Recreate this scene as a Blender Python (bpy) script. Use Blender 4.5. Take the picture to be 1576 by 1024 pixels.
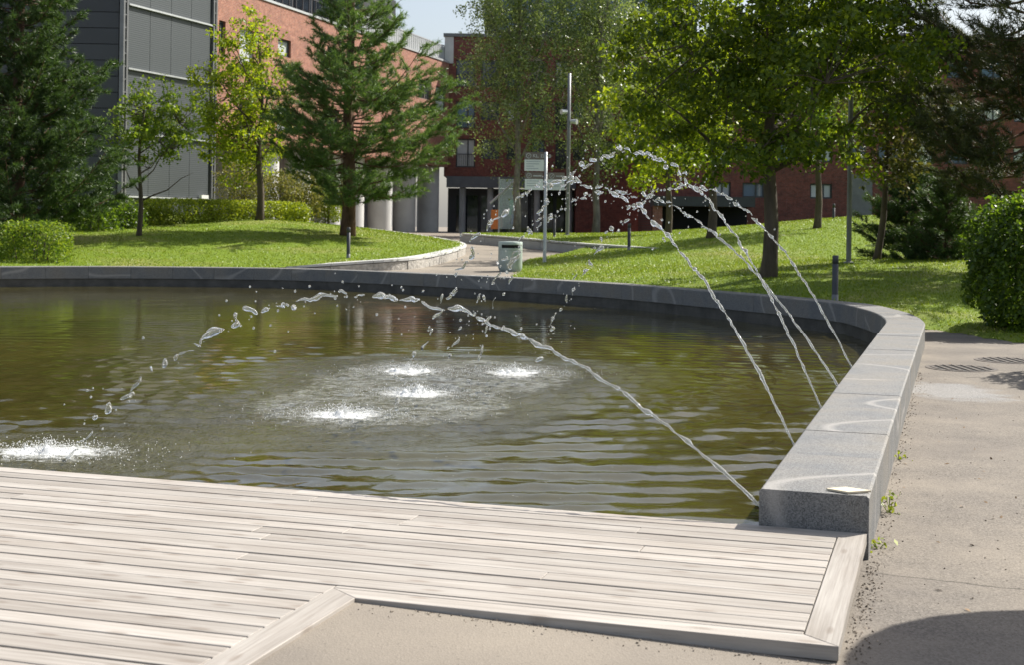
import bpy, bmesh, math, random
import numpy as np
from mathutils import Vector, Matrix
R = math.radians
for o in list(bpy.data.objects): bpy.data.objects.remove(o)
S = bpy.context.scene
COL = S.collection
# ------------------------------------------------------------------ camera
F, H0, ROLL, CH = 2140.0, 345.0, 0.014, 1.55      # focal length (px of a 1576 px wide picture), eye level row, roll, height
cd = bpy.data.cameras.new('camera'); cam = bpy.data.objects.new('camera', cd); COL.objects.link(cam)
S.camera = cam
cd.sensor_width = 36; cd.lens = F / 1576 * 36; cd.clip_end = 2000; cd.clip_start = .05
cd.shift_y = -(512 - H0) / 1576
cam.matrix_world = Matrix.Translation((0, 0, CH)) @ Matrix.Rotation(R(90), 4, 'X') @ Matrix.Rotation(ROLL, 4, 'Z')
cd.dof.use_dof = True; cd.dof.focus_distance = 10.5; cd.dof.aperture_fstop = 5.6
# ------------------------------------------------------------------ sky, sun, exposure
SUN_AZ, SUN_EL = 55.0, 45.0                     # azimuth from +Y towards +X
w = bpy.data.worlds.new('World'); S.world = w; w.use_nodes = True
nt = w.node_tree; bg = nt.nodes['Background']
sky = nt.nodes.new('ShaderNodeTexSky'); sky.sky_type = 'NISHITA'; sky.sun_disc = False
sky.sun_elevation = R(SUN_EL); sky.sun_rotation = R(SUN_AZ); sky.air_density = 1.0; sky.dust_density = 3.0; sky.ozone_density = 1.0
hz = nt.nodes.new('ShaderNodeMix'); hz.data_type = 'RGBA'; hz.inputs['Factor'].default_value = .25       # thin even veil of high cloud
hz.inputs['B'].default_value = (6.2, 6.5, 6.8, 1); nt.links.new(sky.outputs[0], hz.inputs['A']); nt.links.new(hz.outputs['Result'], bg.inputs[0]); bg.inputs[1].default_value = 0.088
sl = bpy.data.lights.new('sun', 'SUN'); sl.energy = 5.0; sl.angle = R(.53); sl.color = (1, .95, .86)
so = bpy.data.objects.new('sun', sl); COL.objects.link(so)
sd = Vector((math.sin(R(SUN_AZ)) * math.cos(R(SUN_EL)), math.cos(R(SUN_AZ)) * math.cos(R(SUN_EL)), math.sin(R(SUN_EL))))
so.rotation_euler = sd.to_track_quat('Z', 'Y').to_euler()
S.view_settings.view_transform = 'Standard'; S.view_settings.look = 'None'; S.view_settings.gamma = 1
S.view_settings.exposure = 0.8
S.render.engine = 'CYCLES'
S.cycles.max_bounces = 8; S.cycles.transparent_max_bounces = 8
# ------------------------------------------------------------------ pixel helpers
cr, sr = math.cos(ROLL), math.sin(ROLL)
def ray(px, py):
    dx, dy = px - 788, py - H0
    return (dx * cr + dy * sr) / F, (-dx * sr + dy * cr) / F
def G(px, py, z=0.0):                            # pixel on a level plane
    a, b = ray(px, py); Y = (CH - z) / b
    return (a * Y, Y)
def P(px, py, Y):                                # pixel at a known distance
    a, b = ray(px, py)
    return Vector((a * Y, Y, CH - b * Y))
# ------------------------------------------------------------------ object helpers
def link(name, me, mat=None, parent=None, loc=None):
    o = bpy.data.objects.new(name, me); COL.objects.link(o)
    if mat is not None and me is not None and not me.materials: me.materials.append(mat)
    if parent is not None: o.parent = parent
    if loc is not None: o.location = loc
    return o
def tag(o, label, cat=None, group=None, kind=None):
    if label: o['label'] = label
    if cat: o['category'] = cat
    if group: o['group'] = group
    if kind: o['kind'] = kind
    return o
def thing(name, label, cat, loc=(0, 0, 0), group=None, rz=0):
    o = bpy.data.objects.new(name, None); COL.objects.link(o); o.location = loc; o.rotation_euler = (0, 0, rz)
    o.empty_display_size = .2
    return tag(o, label, cat, group)
class MB:
    def __init__(s): s.v = []; s.f = []
    def add(s, vs, fs):
        n = len(s.v); s.v += [tuple(v) for v in vs]; s.f += [tuple(i + n for i in f) for f in fs]; return s
    def box(s, x0, x1, y0, y1, z0, z1):
        return s.add([(x0, y0, z0), (x1, y0, z0), (x1, y1, z0), (x0, y1, z0), (x0, y0, z1), (x1, y0, z1), (x1, y1, z1), (x0, y1, z1)],
                     [(0, 3, 2, 1), (4, 5, 6, 7), (0, 1, 5, 4), (1, 2, 6, 5), (2, 3, 7, 6), (3, 0, 4, 7)])
    def tube(s, pts, rad, n=8, cap=True):
        pts = [Vector(p) for p in pts]; m = len(pts)
        if not hasattr(rad, '__len__'): rad = [rad] * m
        ring = []
        for i, p in enumerate(pts):
            d = (pts[min(i + 1, m - 1)] - pts[max(i - 1, 0)])
            d = d.normalized() if d.length > 1e-9 else Vector((0, 0, 1))
            a = d.cross(Vector((0, 0, 1)) if abs(d.z) < .9 else Vector((1, 0, 0))).normalized(); b = d.cross(a)
            ring.append([p + (a * math.cos(6.28318 * k / n) + b * math.sin(6.28318 * k / n)) * rad[i] for k in range(n)])
        vs = [v for r in ring for v in r]
        fs = [(i * n + k, i * n + (k + 1) % n, (i + 1) * n + (k + 1) % n, (i + 1) * n + k) for i in range(m - 1) for k in range(n)]
        if cap: fs += [tuple(reversed(range(n))), tuple((m - 1) * n + k for k in range(n))]
        return s.add(vs, fs)
    def lathe(s, prof, c=(0, 0), n=24):          # prof: (radius, z)
        m = len(prof)
        vs = [(c[0] + r * math.cos(6.28318 * k / n), c[1] + r * math.sin(6.28318 * k / n), z) for r, z in prof for k in range(n)]
        fs = [(i * n + k, i * n + (k + 1) % n, (i + 1) * n + (k + 1) % n, (i + 1) * n + k) for i in range(m - 1) for k in range(n)]
        return s.add(vs, fs)
    def mesh(s, name='m', smooth=False):
        me = bpy.data.meshes.new(name); me.from_pydata(s.v, [], s.f); me.update()
        if smooth: me.polygons.foreach_set('use_smooth', [True] * len(me.polygons))
        return me
    def build(s, name, mat, parent=None, loc=None, smooth=False):
        return link(name, s.mesh(name, smooth), mat, parent, loc)
def npmesh(name, V, nper):                       # loose polygons with nper corners each
    n = len(V) // nper; me = bpy.data.meshes.new(name)
    me.vertices.add(len(V)); me.vertices.foreach_set('co', np.asarray(V, np.float32).ravel())
    me.loops.add(len(V)); me.loops.foreach_set('vertex_index', np.arange(len(V), dtype=np.int32))
    me.polygons.add(n); me.polygons.foreach_set('loop_start', np.arange(0, len(V), nper, dtype=np.int32))
    me.update(); me.validate(); return me
def inside(poly, x, y):
    x = np.asarray(x, float); y = np.asarray(y, float); r = np.zeros(x.shape, bool); n = len(poly)
    for i in range(n):
        x1, y1 = poly[i]; x2, y2 = poly[(i + 1) % n]
        if y1 == y2: continue
        c = ((y1 > y) != (y2 > y)) & (x < (x2 - x1) * (y - y1) / (y2 - y1) + x1); r ^= c
    return r
def grid_mesh(name, xs, ys, zf, keep=None):
    X, Y = np.meshgrid(xs, ys); Z = zf(X, Y); nx, ny = len(xs), len(ys)
    idx = np.arange(nx * ny).reshape(ny, nx)
    q = np.stack([idx[:-1, :-1], idx[:-1, 1:], idx[1:, 1:], idx[1:, :-1]], -1).reshape(-1, 4)
    if keep is not None:
        cx = (X[:-1, :-1] + X[1:, 1:]) / 2; cy = (Y[:-1, :-1] + Y[1:, 1:]) / 2
        q = q[keep(cx, cy).ravel()]
    used, inv = np.unique(q, return_inverse=True); V = np.stack([X.ravel(), Y.ravel(), Z.ravel()], 1)[used]; q = inv.reshape(-1, 4)
    me = bpy.data.meshes.new(name); me.vertices.add(len(V)); me.vertices.foreach_set('co', V.astype(np.float32).ravel())
    me.loops.add(q.size); me.loops.foreach_set('vertex_index', q.astype(np.int32).ravel())
    me.polygons.add(len(q)); me.polygons.foreach_set('loop_start', np.arange(0, q.size, 4, dtype=np.int32))
    me.polygons.foreach_set('use_smooth', np.ones(len(q), bool)); me.update(); me.validate(); return me
# ------------------------------------------------------------------ materials
def nodes(name):
    m = bpy.data.materials.new(name); m.use_nodes = True; n = m.node_tree.nodes; return m, n, m.node_tree.links, n['Principled BSDF']
def ramp(n, stops):
    r = n.new('ShaderNodeValToRGB'); e = r.color_ramp.elements
    while len(e) < len(stops): e.new(.5)
    for i, (p, c) in enumerate(stops): e[i].position = p; e[i].color = (*c, 1) if len(c) == 3 else c
    return r
def coords(n, l, scale=(1, 1, 1), rnd=True, kind='Object'):
    tc = n.new('ShaderNodeTexCoord'); mp = n.new('ShaderNodeMapping'); mp.inputs['Scale'].default_value = scale
    l.new(tc.outputs[kind], mp.inputs[0])
    if rnd:
        oi = n.new('ShaderNodeObjectInfo'); mu = n.new('ShaderNodeMath'); mu.operation = 'MULTIPLY'; mu.inputs[1].default_value = 57.3
        l.new(oi.outputs['Random'], mu.inputs[0]); l.new(mu.outputs[0], mp.inputs['Location'])
    return mp
def noise(n, l, mp, scale, detail=4, rough=.6, dist=0):
    t = n.new('ShaderNodeTexNoise'); t.inputs['Scale'].default_value = scale; t.inputs['Detail'].default_value = detail
    t.inputs['Roughness'].default_value = rough; t.inputs['Distortion'].default_value = dist
    l.new(mp.outputs[0], t.inputs['Vector']); return t
def mixc(n, l, fac, a, b, blend='MIX'):
    m = n.new('ShaderNodeMix'); m.data_type = 'RGBA'; m.blend_type = blend
    for sock, v in ((m.inputs['Factor'], fac), (m.inputs['A'], a), (m.inputs['B'], b)):
        if isinstance(v, (int, float)): sock.default_value = v
        elif isinstance(v, tuple): sock.default_value = (*v, 1)
        else: l.new(v, sock)
    return m.outputs['Result']
def bump(n, l, b, h, strength, dist=.01):
    bp = n.new('ShaderNodeBump'); bp.inputs['Strength'].default_value = strength; bp.inputs['Distance'].default_value = dist
    l.new(h, bp.inputs['Height']); l.new(bp.outputs[0], b.inputs['Normal']); return bp
def M(name, col, rough=.7, var=.25, scale=3, bumps=.3, bscale=60, metal=0, spec=.4, sc=(1, 1, 1), bd=.01, objvar=.1):
    m, n, l, b = nodes(name); mp = coords(n, l, sc)
    t = noise(n, l, mp, scale); d = tuple(c * (1 - var) for c in col); e = tuple(min(1, c * (1 + var)) for c in col)
    rp = ramp(n, [(.3, d), (.7, e)]); l.new(t.outputs[0], rp.inputs[0])
    oi = n.new('ShaderNodeObjectInfo'); mr = n.new('ShaderNodeMapRange'); mr.inputs['To Min'].default_value = 1 - objvar; mr.inputs['To Max'].default_value = 1 + objvar
    l.new(oi.outputs['Random'], mr.inputs[0])
    hs = n.new('ShaderNodeHueSaturation'); l.new(rp.outputs[0], hs.inputs['Color']); l.new(mr.outputs[0], hs.inputs['Value'])
    l.new(hs.outputs[0], b.inputs['Base Color'])
    b.inputs['Roughness'].default_value = rough; b.inputs['Metallic'].default_value = metal; b.inputs['Specular IOR Level'].default_value = spec
    if bumps: bump(n, l, b, noise(n, l, mp, bscale).outputs[0], bumps, bd)
    return m
def leafmat(name, c0, c1, trans=.45, tcol=None, rough=.45, spec=.4):
    m, n, l, b = nodes(name); ge = n.new('ShaderNodeNewGeometry')
    rp = ramp(n, [(0, c0), (1, c1)]); l.new(ge.outputs['Random Per Island'], rp.inputs[0])
    l.new(rp.outputs[0], b.inputs['Base Color']); b.inputs['Roughness'].default_value = rough; b.inputs['Specular IOR Level'].default_value = spec
    tr = n.new('ShaderNodeBsdfTranslucent'); mx = n.new('ShaderNodeMixShader'); mx.inputs[0].default_value = trans
    tc = tcol or (1.6, 1.5, .6); l.new(mixc(n, l, 1.0, rp.outputs[0], tuple(tc), 'MULTIPLY'), tr.inputs[0])
    l.new(b.outputs[0], mx.inputs[1]); l.new(tr.outputs[0], mx.inputs[2]); l.new(mx.outputs[0], n['Material Output'].inputs[0]); return m
MT = {}
def granite():
    m, n, l, b = nodes('granite'); mp = coords(n, l); tw = coords(n, l, rnd=False)
    v = n.new('ShaderNodeTexVoronoi'); v.inputs['Scale'].default_value = 190; l.new(mp.outputs[0], v.inputs['Vector'])
    sp = ramp(n, [(0, (.062, .062, .062)), (.45, (.160, .158, .153)), (1, (.27, .265, .257))]); l.new(v.outputs['Color'], sp.inputs[0])
    big = noise(n, l, mp, 1.6, 5); tint = ramp(n, [(.35, (.80, .84, .90)), (.5, (1, 1, 1)), (.65, (1.05, 1.0, .93))]); l.new(big.outputs[0], tint.inputs[0])
    c = mixc(n, l, 1.0, sp.outputs[0], tint.outputs[0], 'MULTIPLY')
    # pale mineral veins: thin contour of a very broad noise
    vn = noise(n, l, mp, .42, 1, .4, .15); vr = ramp(n, [(.490, (0, 0, 0)), (.498, (1, 1, 1)), (.502, (1, 1, 1)), (.510, (0, 0, 0))]); l.new(vn.outputs[0], vr.inputs[0])
    c = mixc(n, l, mixc(n, l, 1.0, vr.outputs[0], (.55, .55, .55), 'MULTIPLY'), c, (.36, .345, .325)); l.new(c, b.inputs['Base Color'])
    b.inputs['Roughness'].default_value = .68; b.inputs['Specular IOR Level'].default_value = .35
    bump(n, l, b, noise(n, l, mp, 150, 3).outputs[0], .35, .004); return m
MT['granite'] = granite()
def wood():
    m, n, l, b = nodes('weathered_wood'); mp = coords(n, l, (1, 1, 1)); mg = coords(n, l, (1.2, 45, 20))
    g = noise(n, l, mg, 1.5, 6, .65, .4); rp = ramp(n, [(.25, (.215, .196, .175)), (.5, (.335, .313, .288)), (.75, (.42, .398, .37))]); l.new(g.outputs[0], rp.inputs[0])
    bl = noise(n, l, coords(n, l, (.9, 5, 5)), 1.3, 3); tr = ramp(n, [(.3, (.84, .80, .765)), (.7, (1.12, 1.11, 1.10))]); l.new(bl.outputs[0], tr.inputs[0])
    c = mixc(n, l, 1.0, rp.outputs[0], tr.outputs[0], 'MULTIPLY')
    kn = n.new('ShaderNodeTexVoronoi'); kn.voronoi_dimensions = '2D'; kn.inputs['Scale'].default_value = 1.0; l.new(coords(n, l, (2.2, 7, 7)).outputs[0], kn.inputs['Vector'])
    kr = ramp(n, [(.05, (1, 1, 1)), (.13, (0, 0, 0))]); l.new(kn.outputs['Distance'], kr.inputs[0])
    c = mixc(n, l, mixc(n, l, 1.0, kr.outputs[0], (.45, .45, .45), 'MULTIPLY'), c, (.16, .12, .09))
    oi = n.new('ShaderNodeObjectInfo'); mr = n.new('ShaderNodeMapRange'); mr.inputs['To Min'].default_value = .86; mr.inputs['To Max'].default_value = 1.1
    l.new(oi.outputs['Random'], mr.inputs[0]); hs = n.new('ShaderNodeHueSaturation'); l.new(c, hs.inputs['Color']); l.new(mr.outputs[0], hs.inputs['Value'])
    l.new(hs.outputs[0], b.inputs['Base Color']); b.inputs['Roughness'].default_value = .62; b.inputs['Specular IOR Level'].default_value = .35
    bump(n, l, b, g.outputs[0], .35, .004); return m
MT['wood'] = wood()
def ground_mat():
    m, n, l, b = nodes('dusty_asphalt'); mp = coords(n, l, rnd=False)
    v = n.new('ShaderNodeTexVoronoi'); v.inputs['Scale'].default_value = 120; l.new(mp.outputs[0], v.inputs['Vector'])
    st = ramp(n, [(0, (.07, .062, .054)), (.45, (.15, .134, .117)), (1, (.24, .215, .188))]); l.new(v.outputs['Color'], st.inputs[0])
    sand = noise(n, l, mp, 260, 2); sr_ = ramp(n, [(.3, (.215, .187, .152)), (.7, (.30, .265, .222))]); l.new(sand.outputs[0], sr_.inputs[0])
    # sand lies thick in front of the deck (x < 1) and thins out on the path
    sx = n.new('ShaderNodeSeparateXYZ'); l.new(mp.outputs[0], sx.inputs[0])
    mr = n.new('ShaderNodeMapRange'); mr.inputs['From Min'].default_value = .9; mr.inputs['From Max'].default_value = 1.5; mr.inputs['To Min'].default_value = .42; mr.inputs['To Max'].default_value = 0
    l.new(sx.outputs['X'], mr.inputs[0])
    pn = noise(n, l, mp, 1.1, 5, .65); ad = n.new('ShaderNodeMath'); ad.operation = 'ADD'; l.new(pn.outputs[0], ad.inputs[0]); l.new(mr.outputs[0], ad.inputs[1])
    pr = ramp(n, [(.42, (.06, .06, .06)), (.80, (.8, .8, .8))]); l.new(ad.outputs[0], pr.inputs[0])
    c = mixc(n, l, pr.outputs[0], st.outputs[0], sr_.outputs[0])
    # dark grit specks
    v2 = n.new('ShaderNodeTexVoronoi'); v2.inputs['Scale'].default_value = 17; l.new(mp.outputs[0], v2.inputs['Vector'])
    k = ramp(n, [(.05, (1, 1, 1)), (.10, (0, 0, 0))]); l.new(v2.outputs['Distance'], k.inputs[0]); c = mixc(n, l, mixc(n, l, 1.0, k.outputs[0], (.6, .6, .6), 'MULTIPLY'), c, (.07, .06, .05))
    st2 = noise(n, l, mp, .5, 4); s3 = ramp(n, [(.33, (.74, .74, .76)), (.67, (1.12, 1.11, 1.08))]); l.new(st2.outputs[0], s3.inputs[0])
    c = mixc(n, l, 1.0, c, s3.outputs[0], 'MULTIPLY')
    def vmath(op, *a):
        q = n.new('ShaderNodeMath'); q.operation = op
        for i, x in enumerate(a):
            if isinstance(x, (int, float)): q.inputs[i].default_value = x
            else: l.new(x, q.inputs[i])
        return q.outputs[0]
    (xa, ya), (xb, yb) = G(1340, 885), G(1576, 908); ln_ = math.hypot(xb - xa, yb - ya); nx, ny = -(yb - ya) / ln_, (xb - xa) / ln_
    wig = noise(n, l, mp, 3.5, 4); dd = vmath('ADD', vmath('ADD', vmath('MULTIPLY', sx.outputs['X'], nx), vmath('MULTIPLY', sx.outputs['Y'], ny)), -(xa * nx + ya * ny)); dd = vmath('ADD', dd, vmath('MULTIPLY', vmath('SUBTRACT', wig.outputs[0], .5), .09))
    crk = ramp(n, [(.004, (1, 1, 1)), (.011, (0, 0, 0))]); l.new(vmath('ABSOLUTE', dd), crk.inputs[0]); gx = n.new('ShaderNodeMath'); gx.operation = 'GREATER_THAN'; gx.inputs[1].default_value = 1.35; l.new(sx.outputs['X'], gx.inputs[0])
    c = mixc(n, l, vmath('MULTIPLY', vmath('MULTIPLY', crk.outputs[0], gx.outputs[0]), .75), c, (.035, .03, .026))
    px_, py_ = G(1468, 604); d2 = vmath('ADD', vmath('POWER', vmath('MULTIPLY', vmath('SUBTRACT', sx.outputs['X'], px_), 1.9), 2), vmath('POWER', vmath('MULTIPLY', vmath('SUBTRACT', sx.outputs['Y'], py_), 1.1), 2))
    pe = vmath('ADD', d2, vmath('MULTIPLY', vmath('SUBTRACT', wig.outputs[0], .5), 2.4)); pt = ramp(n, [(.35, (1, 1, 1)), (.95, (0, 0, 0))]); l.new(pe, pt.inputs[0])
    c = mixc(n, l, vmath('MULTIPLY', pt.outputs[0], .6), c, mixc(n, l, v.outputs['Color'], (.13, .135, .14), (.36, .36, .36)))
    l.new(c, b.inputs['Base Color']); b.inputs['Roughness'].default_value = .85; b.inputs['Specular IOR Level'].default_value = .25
    bump(n, l, b, v.outputs['Distance'], .28, .005); return m
MT['asphalt'] = ground_mat()
def lawn_mat():
    m, n, l, b = nodes('lawn_grass'); mp = coords(n, l, rnd=False)
    a = noise(n, l, mp, 22, 5, .75); rp = ramp(n, [(.3, (.070, .130, .007)), (.5, (.138, .21, .012)), (.72, (.22, .28, .028))]); l.new(a.outputs[0], rp.inputs[0])
    d = noise(n, l, mp, .35, 5, .65); dr = ramp(n, [(.47, (0, 0, 0)), (.70, (.8, .8, .8))]); l.new(d.outputs[0], dr.inputs[0])
    c = mixc(n, l, dr.outputs[0], rp.outputs[0], (.27, .24, .09)); l.new(c, b.inputs['Base Color'])
    b.inputs['Roughness'].default_value = .8; b.inputs['Specular IOR Level'].default_value = .2
    bump(n, l, b, noise(n, l, mp, 40, 4).outputs[0], .8, .05); return m
MT['lawn'] = lawn_mat()
def brick(name, c0, c1, mortar):
    m, n, l, b = nodes(name); mp = coords(n, l, rnd=False)
    t = n.new('ShaderNodeTexBrick'); t.inputs['Scale'].default_value = 1; t.inputs['Brick Width'].default_value = .25; t.inputs['Row Height'].default_value = .078
    t.inputs['Mortar Size'].default_value = .008; t.inputs['Color1'].default_value = (*c0, 1); t.inputs['Color2'].default_value = (*c1, 1); t.inputs['Mortar'].default_value = (*mortar, 1)
    sx = n.new('ShaderNodeSeparateXYZ'); cx = n.new('ShaderNodeCombineXYZ'); l.new(mp.outputs[0], sx.inputs[0])
    l.new(sx.outputs['X'], cx.inputs['X']); l.new(sx.outputs['Z'], cx.inputs['Y']); l.new(cx.outputs[0], t.inputs['Vector'])
    g = noise(n, l, mp, .9, 5, .7); r_ = ramp(n, [(.3, (.78, .78, .8)), (.7, (1.18, 1.15, 1.1))]); l.new(g.outputs[0], r_.inputs[0])
    g2 = noise(n, l, mp, 5, 3, .7); r2 = ramp(n, [(.35, (.75, .72, .7)), (.65, (1.2, 1.2, 1.2))]); l.new(g2.outputs[0], r2.inputs[0])
    c = mixc(n, l, 1.0, mixc(n, l, 1.0, t.outputs[0], r_.outputs[0], 'MULTIPLY'), r2.outputs[0], 'MULTIPLY')
    l.new(c, b.inputs['Base Color']); b.inputs['Roughness'].default_value = .85; bump(n, l, b, t.outputs['Fac'], -.4, .01); return m
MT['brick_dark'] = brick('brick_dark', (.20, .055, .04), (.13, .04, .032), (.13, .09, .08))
MT['brick_light'] = brick('brick_light', (.36, .15, .095), (.27, .10, .068), (.32, .24, .2))
MT['concrete'] = M('concrete', (.36, .37, .38), .8, .12, 1.5, .3, 30)
MT['concrete_light'] = M('concrete_light', (.52, .52, .51), .75, .10, 1.2, .25, 40)
MT['pool_base'] = M('pool_base', (.075, .07, .062), .55, .4, 3, .5, 30)
MT['rough_granite'] = M('rough_granite', (.36, .34, .31), .85, .35, 9, 1.0, 14, bd=.04)
MT['cladding'] = M('cladding', (.052, .056, .064), .45, .10, .8, .0, spec=.4)
MT['dark_metal'] = M('dark_metal', (.045, .048, .055), .5, .15, 2, .0)
MT['grey_metal'] = M('grey_metal', (.17, .175, .18), .45, .15, 2, .05, metal=.3)
MT['pale_metal'] = M('pale_metal', (.46, .48, .49), .4, .1, 2, .0, metal=.2)
MT['white_paint'] = M('white_paint', (.75, .75, .74), .4, .04, 2, 0)
MT['sign_brown'] = M('sign_brown', (.17, .14, .125), .5, .08, 3, 0)
MT['sign_white'] = M('sign_white', (.62, .66, .66), .4, .03, 3, 0)
MT['ink'] = M('ink', (.33, .37, .42), .5, .0, 3, 0)
MT['dark_fascia'] = M('dark_fascia', (.11, .12, .135), .7, .12, 2, .1)
MT['bin'] = M('bin', (.34, .40, .38), .55, .22, 3, .15, 25, spec=.3)
MT['black'] = M('black_void', (.012, .012, .012), .8, .1, 3, 0)
MT['tile'] = M('tile', (.62, .54, .40), .6, .06, 9, .1)
MT['iron'] = M('iron', (.10, .085, .075), .65, .3, 12, .4)
MT['bark'] = M('bark', (.085, .066, .05), .9, .4, 6, 1.0, 18, sc=(1, 1, .25), bd=.03)
MT['bark_pine'] = M('bark_pine', (.11, .062, .04), .9, .45, 5, 1.0, 14, sc=(1, 1, .4), bd=.03)
MT['bark_pale'] = M('bark_pale', (.20, .18, .16), .9, .4, 6, .6, 18, sc=(1, 1, .4))
MT['poster_orange'] = M('poster_orange', (.65, .20, .05), .5, .2, 3, 0)
MT['poster_green'] = M('poster_green', (.05, .25, .13), .5, .2, 3, 0)
MT['poster_blue'] = M('poster_blue', (.06, .09, .26), .5, .2, 3, 0)
def glass_mat(name, tint, rough=.04):
    m, n, l, b = nodes(name); mp = coords(n, l); t = noise(n, l, mp, .5, 2)
    rp = ramp(n, [(.35, tuple(c * .5 for c in tint)), (.65, tint)]); l.new(t.outputs[0], rp.inputs[0]); l.new(rp.outputs[0], b.inputs['Base Color'])
    b.inputs['Roughness'].default_value = rough; b.inputs['Specular IOR Level'].default_value = .8; return m
MT['glass'] = glass_mat('window_glass', (.030, .038, .048)); MT['glass_blue'] = glass_mat('window_blue', (.05, .12, .2)); MT['blind'] = M('blind', (.48, .50, .52), .6, .1, 2, 0)
def clear_glass():
    m, n, l, b = nodes('clear_glass'); b.inputs['Base Color'].default_value = (.85, .92, .92, 1); b.inputs['Roughness'].default_value = .02
    tr = n.new('ShaderNodeBsdfTransparent'); tr.inputs[0].default_value = (.85, .92, .93, 1); mx = n.new('ShaderNodeMixShader'); mx.inputs[0].default_value = .22
    l.new(tr.outputs[0], mx.inputs[1]); l.new(b.outputs[0], mx.inputs[2]); l.new(mx.outputs[0], n['Material Output'].inputs[0]); return m
MT['clear_glass'] = clear_glass()
def screen_mat():
    m, n, l, b = nodes('louvre_screen'); mp = coords(n, l, rnd=False); sx = n.new('ShaderNodeSeparateXYZ'); l.new(mp.outputs[0], sx.inputs[0])
    mu = n.new('ShaderNodeMath'); mu.operation = 'MULTIPLY'; mu.inputs[1].default_value = 2 * math.pi / .085; l.new(sx.outputs['Z'], mu.inputs[0])
    si = n.new('ShaderNodeMath'); si.operation = 'SINE'; l.new(mu.outputs[0], si.inputs[0])
    rp = ramp(n, [(.0, (.055, .064, .070)), (.9, (.082, .094, .10))]); mr = n.new('ShaderNodeMapRange'); mr.inputs['From Min'].default_value = -1; l.new(si.outputs[0], mr.inputs[0]); l.new(mr.outputs[0], rp.inputs[0])
    l.new(rp.outputs[0], b.inputs['Base Color']); b.inputs['Roughness'].default_value = .5; b.inputs['Metallic'].default_value = .2
    bump(n, l, b, mr.outputs[0], .25, .01); return m
MT['screen'] = screen_mat()
def water_mat():
    m, n, l, b = nodes('pool_water'); mp = coords(n, l, (.55, 1, 1), rnd=False); mp2 = coords(n, l, rnd=False)
    b.inputs['Base Color'].default_value = (.06, .05, .018, 1); b.inputs['Roughness'].default_value = .035; b.inputs['IOR'].default_value = 1.75; b.inputs['Specular IOR Level'].default_value = .5
    mur = noise(n, l, mp2, .35, 4); mr_ = ramp(n, [(.3, (.036, .029, .008)), (.55, (.055, .047, .011)), (.75, (.070, .063, .014))]); l.new(mur.outputs[0], mr_.inputs[0])
    at = n.new('ShaderNodeAttribute'); at.attribute_name = 'chop'
    # aerated water round the splashes is milky
    al = noise(n, l, mp, 13, 6, .8); am = n.new('ShaderNodeMath'); am.operation = 'MULTIPLY'; l.new(al.outputs[0], am.inputs[0]); l.new(at.outputs['Fac'], am.inputs[1])
    ar = ramp(n, [(.40, (0, 0, 0)), (.72, (.72, .72, .72))]); l.new(am.outputs[0], ar.inputs[0])
    c = mixc(n, l, ar.outputs[0], mr_.outputs[0], (.42, .43, .40))
    fa = n.new('ShaderNodeAttribute'); fa.attribute_name = 'foam'; fn = noise(n, l, mp, 22, 6, .8); fm = n.new('ShaderNodeMath'); fm.operation = 'MULTIPLY_ADD'; fm.inputs[1].default_value = .75; l.new(fa.outputs['Fac'], fm.inputs[0])
    fs_ = n.new('ShaderNodeMath'); fs_.operation = 'SUBTRACT'; fs_.inputs[1].default_value = .5; l.new(fn.outputs[0], fs_.inputs[0]); f2_ = n.new('ShaderNodeMath'); f2_.operation = 'MULTIPLY'; f2_.inputs[1].default_value = 1.8; l.new(fs_.outputs[0], f2_.inputs[0]); l.new(f2_.outputs[0], fm.inputs[2])
    fr_ = ramp(n, [(.24, (0, 0, 0)), (.62, (1, 1, 1))]); l.new(fm.outputs[0], fr_.inputs[0])
    c = mixc(n, l, fr_.outputs[0], c, (.60, .61, .60)); l.new(c, b.inputs['Base Color'])
    rr_ = n.new('ShaderNodeMapRange'); rr_.inputs['To Min'].default_value = .035; rr_.inputs['To Max'].default_value = .6; l.new(fr_.outputs[0], rr_.inputs[0]); l.new(rr_.outputs[0], b.inputs['Roughness'])
    n1 = noise(n, l, mp, 5.5, 3, .55); n2 = noise(n, l, mp2, 26, 3, .6)
    s1 = n.new('ShaderNodeMath'); s1.operation = 'MULTIPLY_ADD'; l.new(at.outputs['Fac'], s1.inputs[0]); s1.inputs[1].default_value = 1.7; s1.inputs[2].default_value = .06
    m2 = n.new('ShaderNodeMath'); m2.operation = 'MULTIPLY'; l.new(n2.outputs[0], m2.inputs[0]); l.new(s1.outputs[0], m2.inputs[1])
    m1 = n.new('ShaderNodeMath'); m1.operation = 'MULTIPLY'; l.new(n1.outputs[0], m1.inputs[0]); m1.inputs[1].default_value = .20
    ad = n.new('ShaderNodeMath'); ad.operation = 'ADD'; l.new(m1.outputs[0], ad.inputs[0]); l.new(m2.outputs[0], ad.inputs[1])
    bump(n, l, b, ad.outputs[0], .55, .028); return m
MT['water'] = water_mat()
def drop_mat():
    m, n, l, b = nodes('water_drops'); b.inputs['Base Color'].default_value = (.97, .98, .98, 1); b.inputs['Roughness'].default_value = .03
    b.inputs['IOR'].default_value = 1.33; b.inputs['Transmission Weight'].default_value = .82; b.inputs['Specular IOR Level'].default_value = .9; return m
MT['drops'] = drop_mat()
def foam_mat():
    m, n, l, b = nodes('foam'); b.inputs['Base Color'].default_value = (.66, .67, .67, 1); b.inputs['Roughness'].default_value = .4
    b.inputs['Subsurface Weight'].default_value = 0; b.inputs['IOR'].default_value = 1.33; return m
MT['foam'] = foam_mat()
MT['maple'] = leafmat('maple_leaf', (.034, .070, .010), (.12, .17, .020), .52, (2.3, 2.0, .5))
MT['lime'] = leafmat('lime_leaf', (.09, .16, .012), (.25, .31, .03), .55, (1.9, 1.7, .5))
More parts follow.
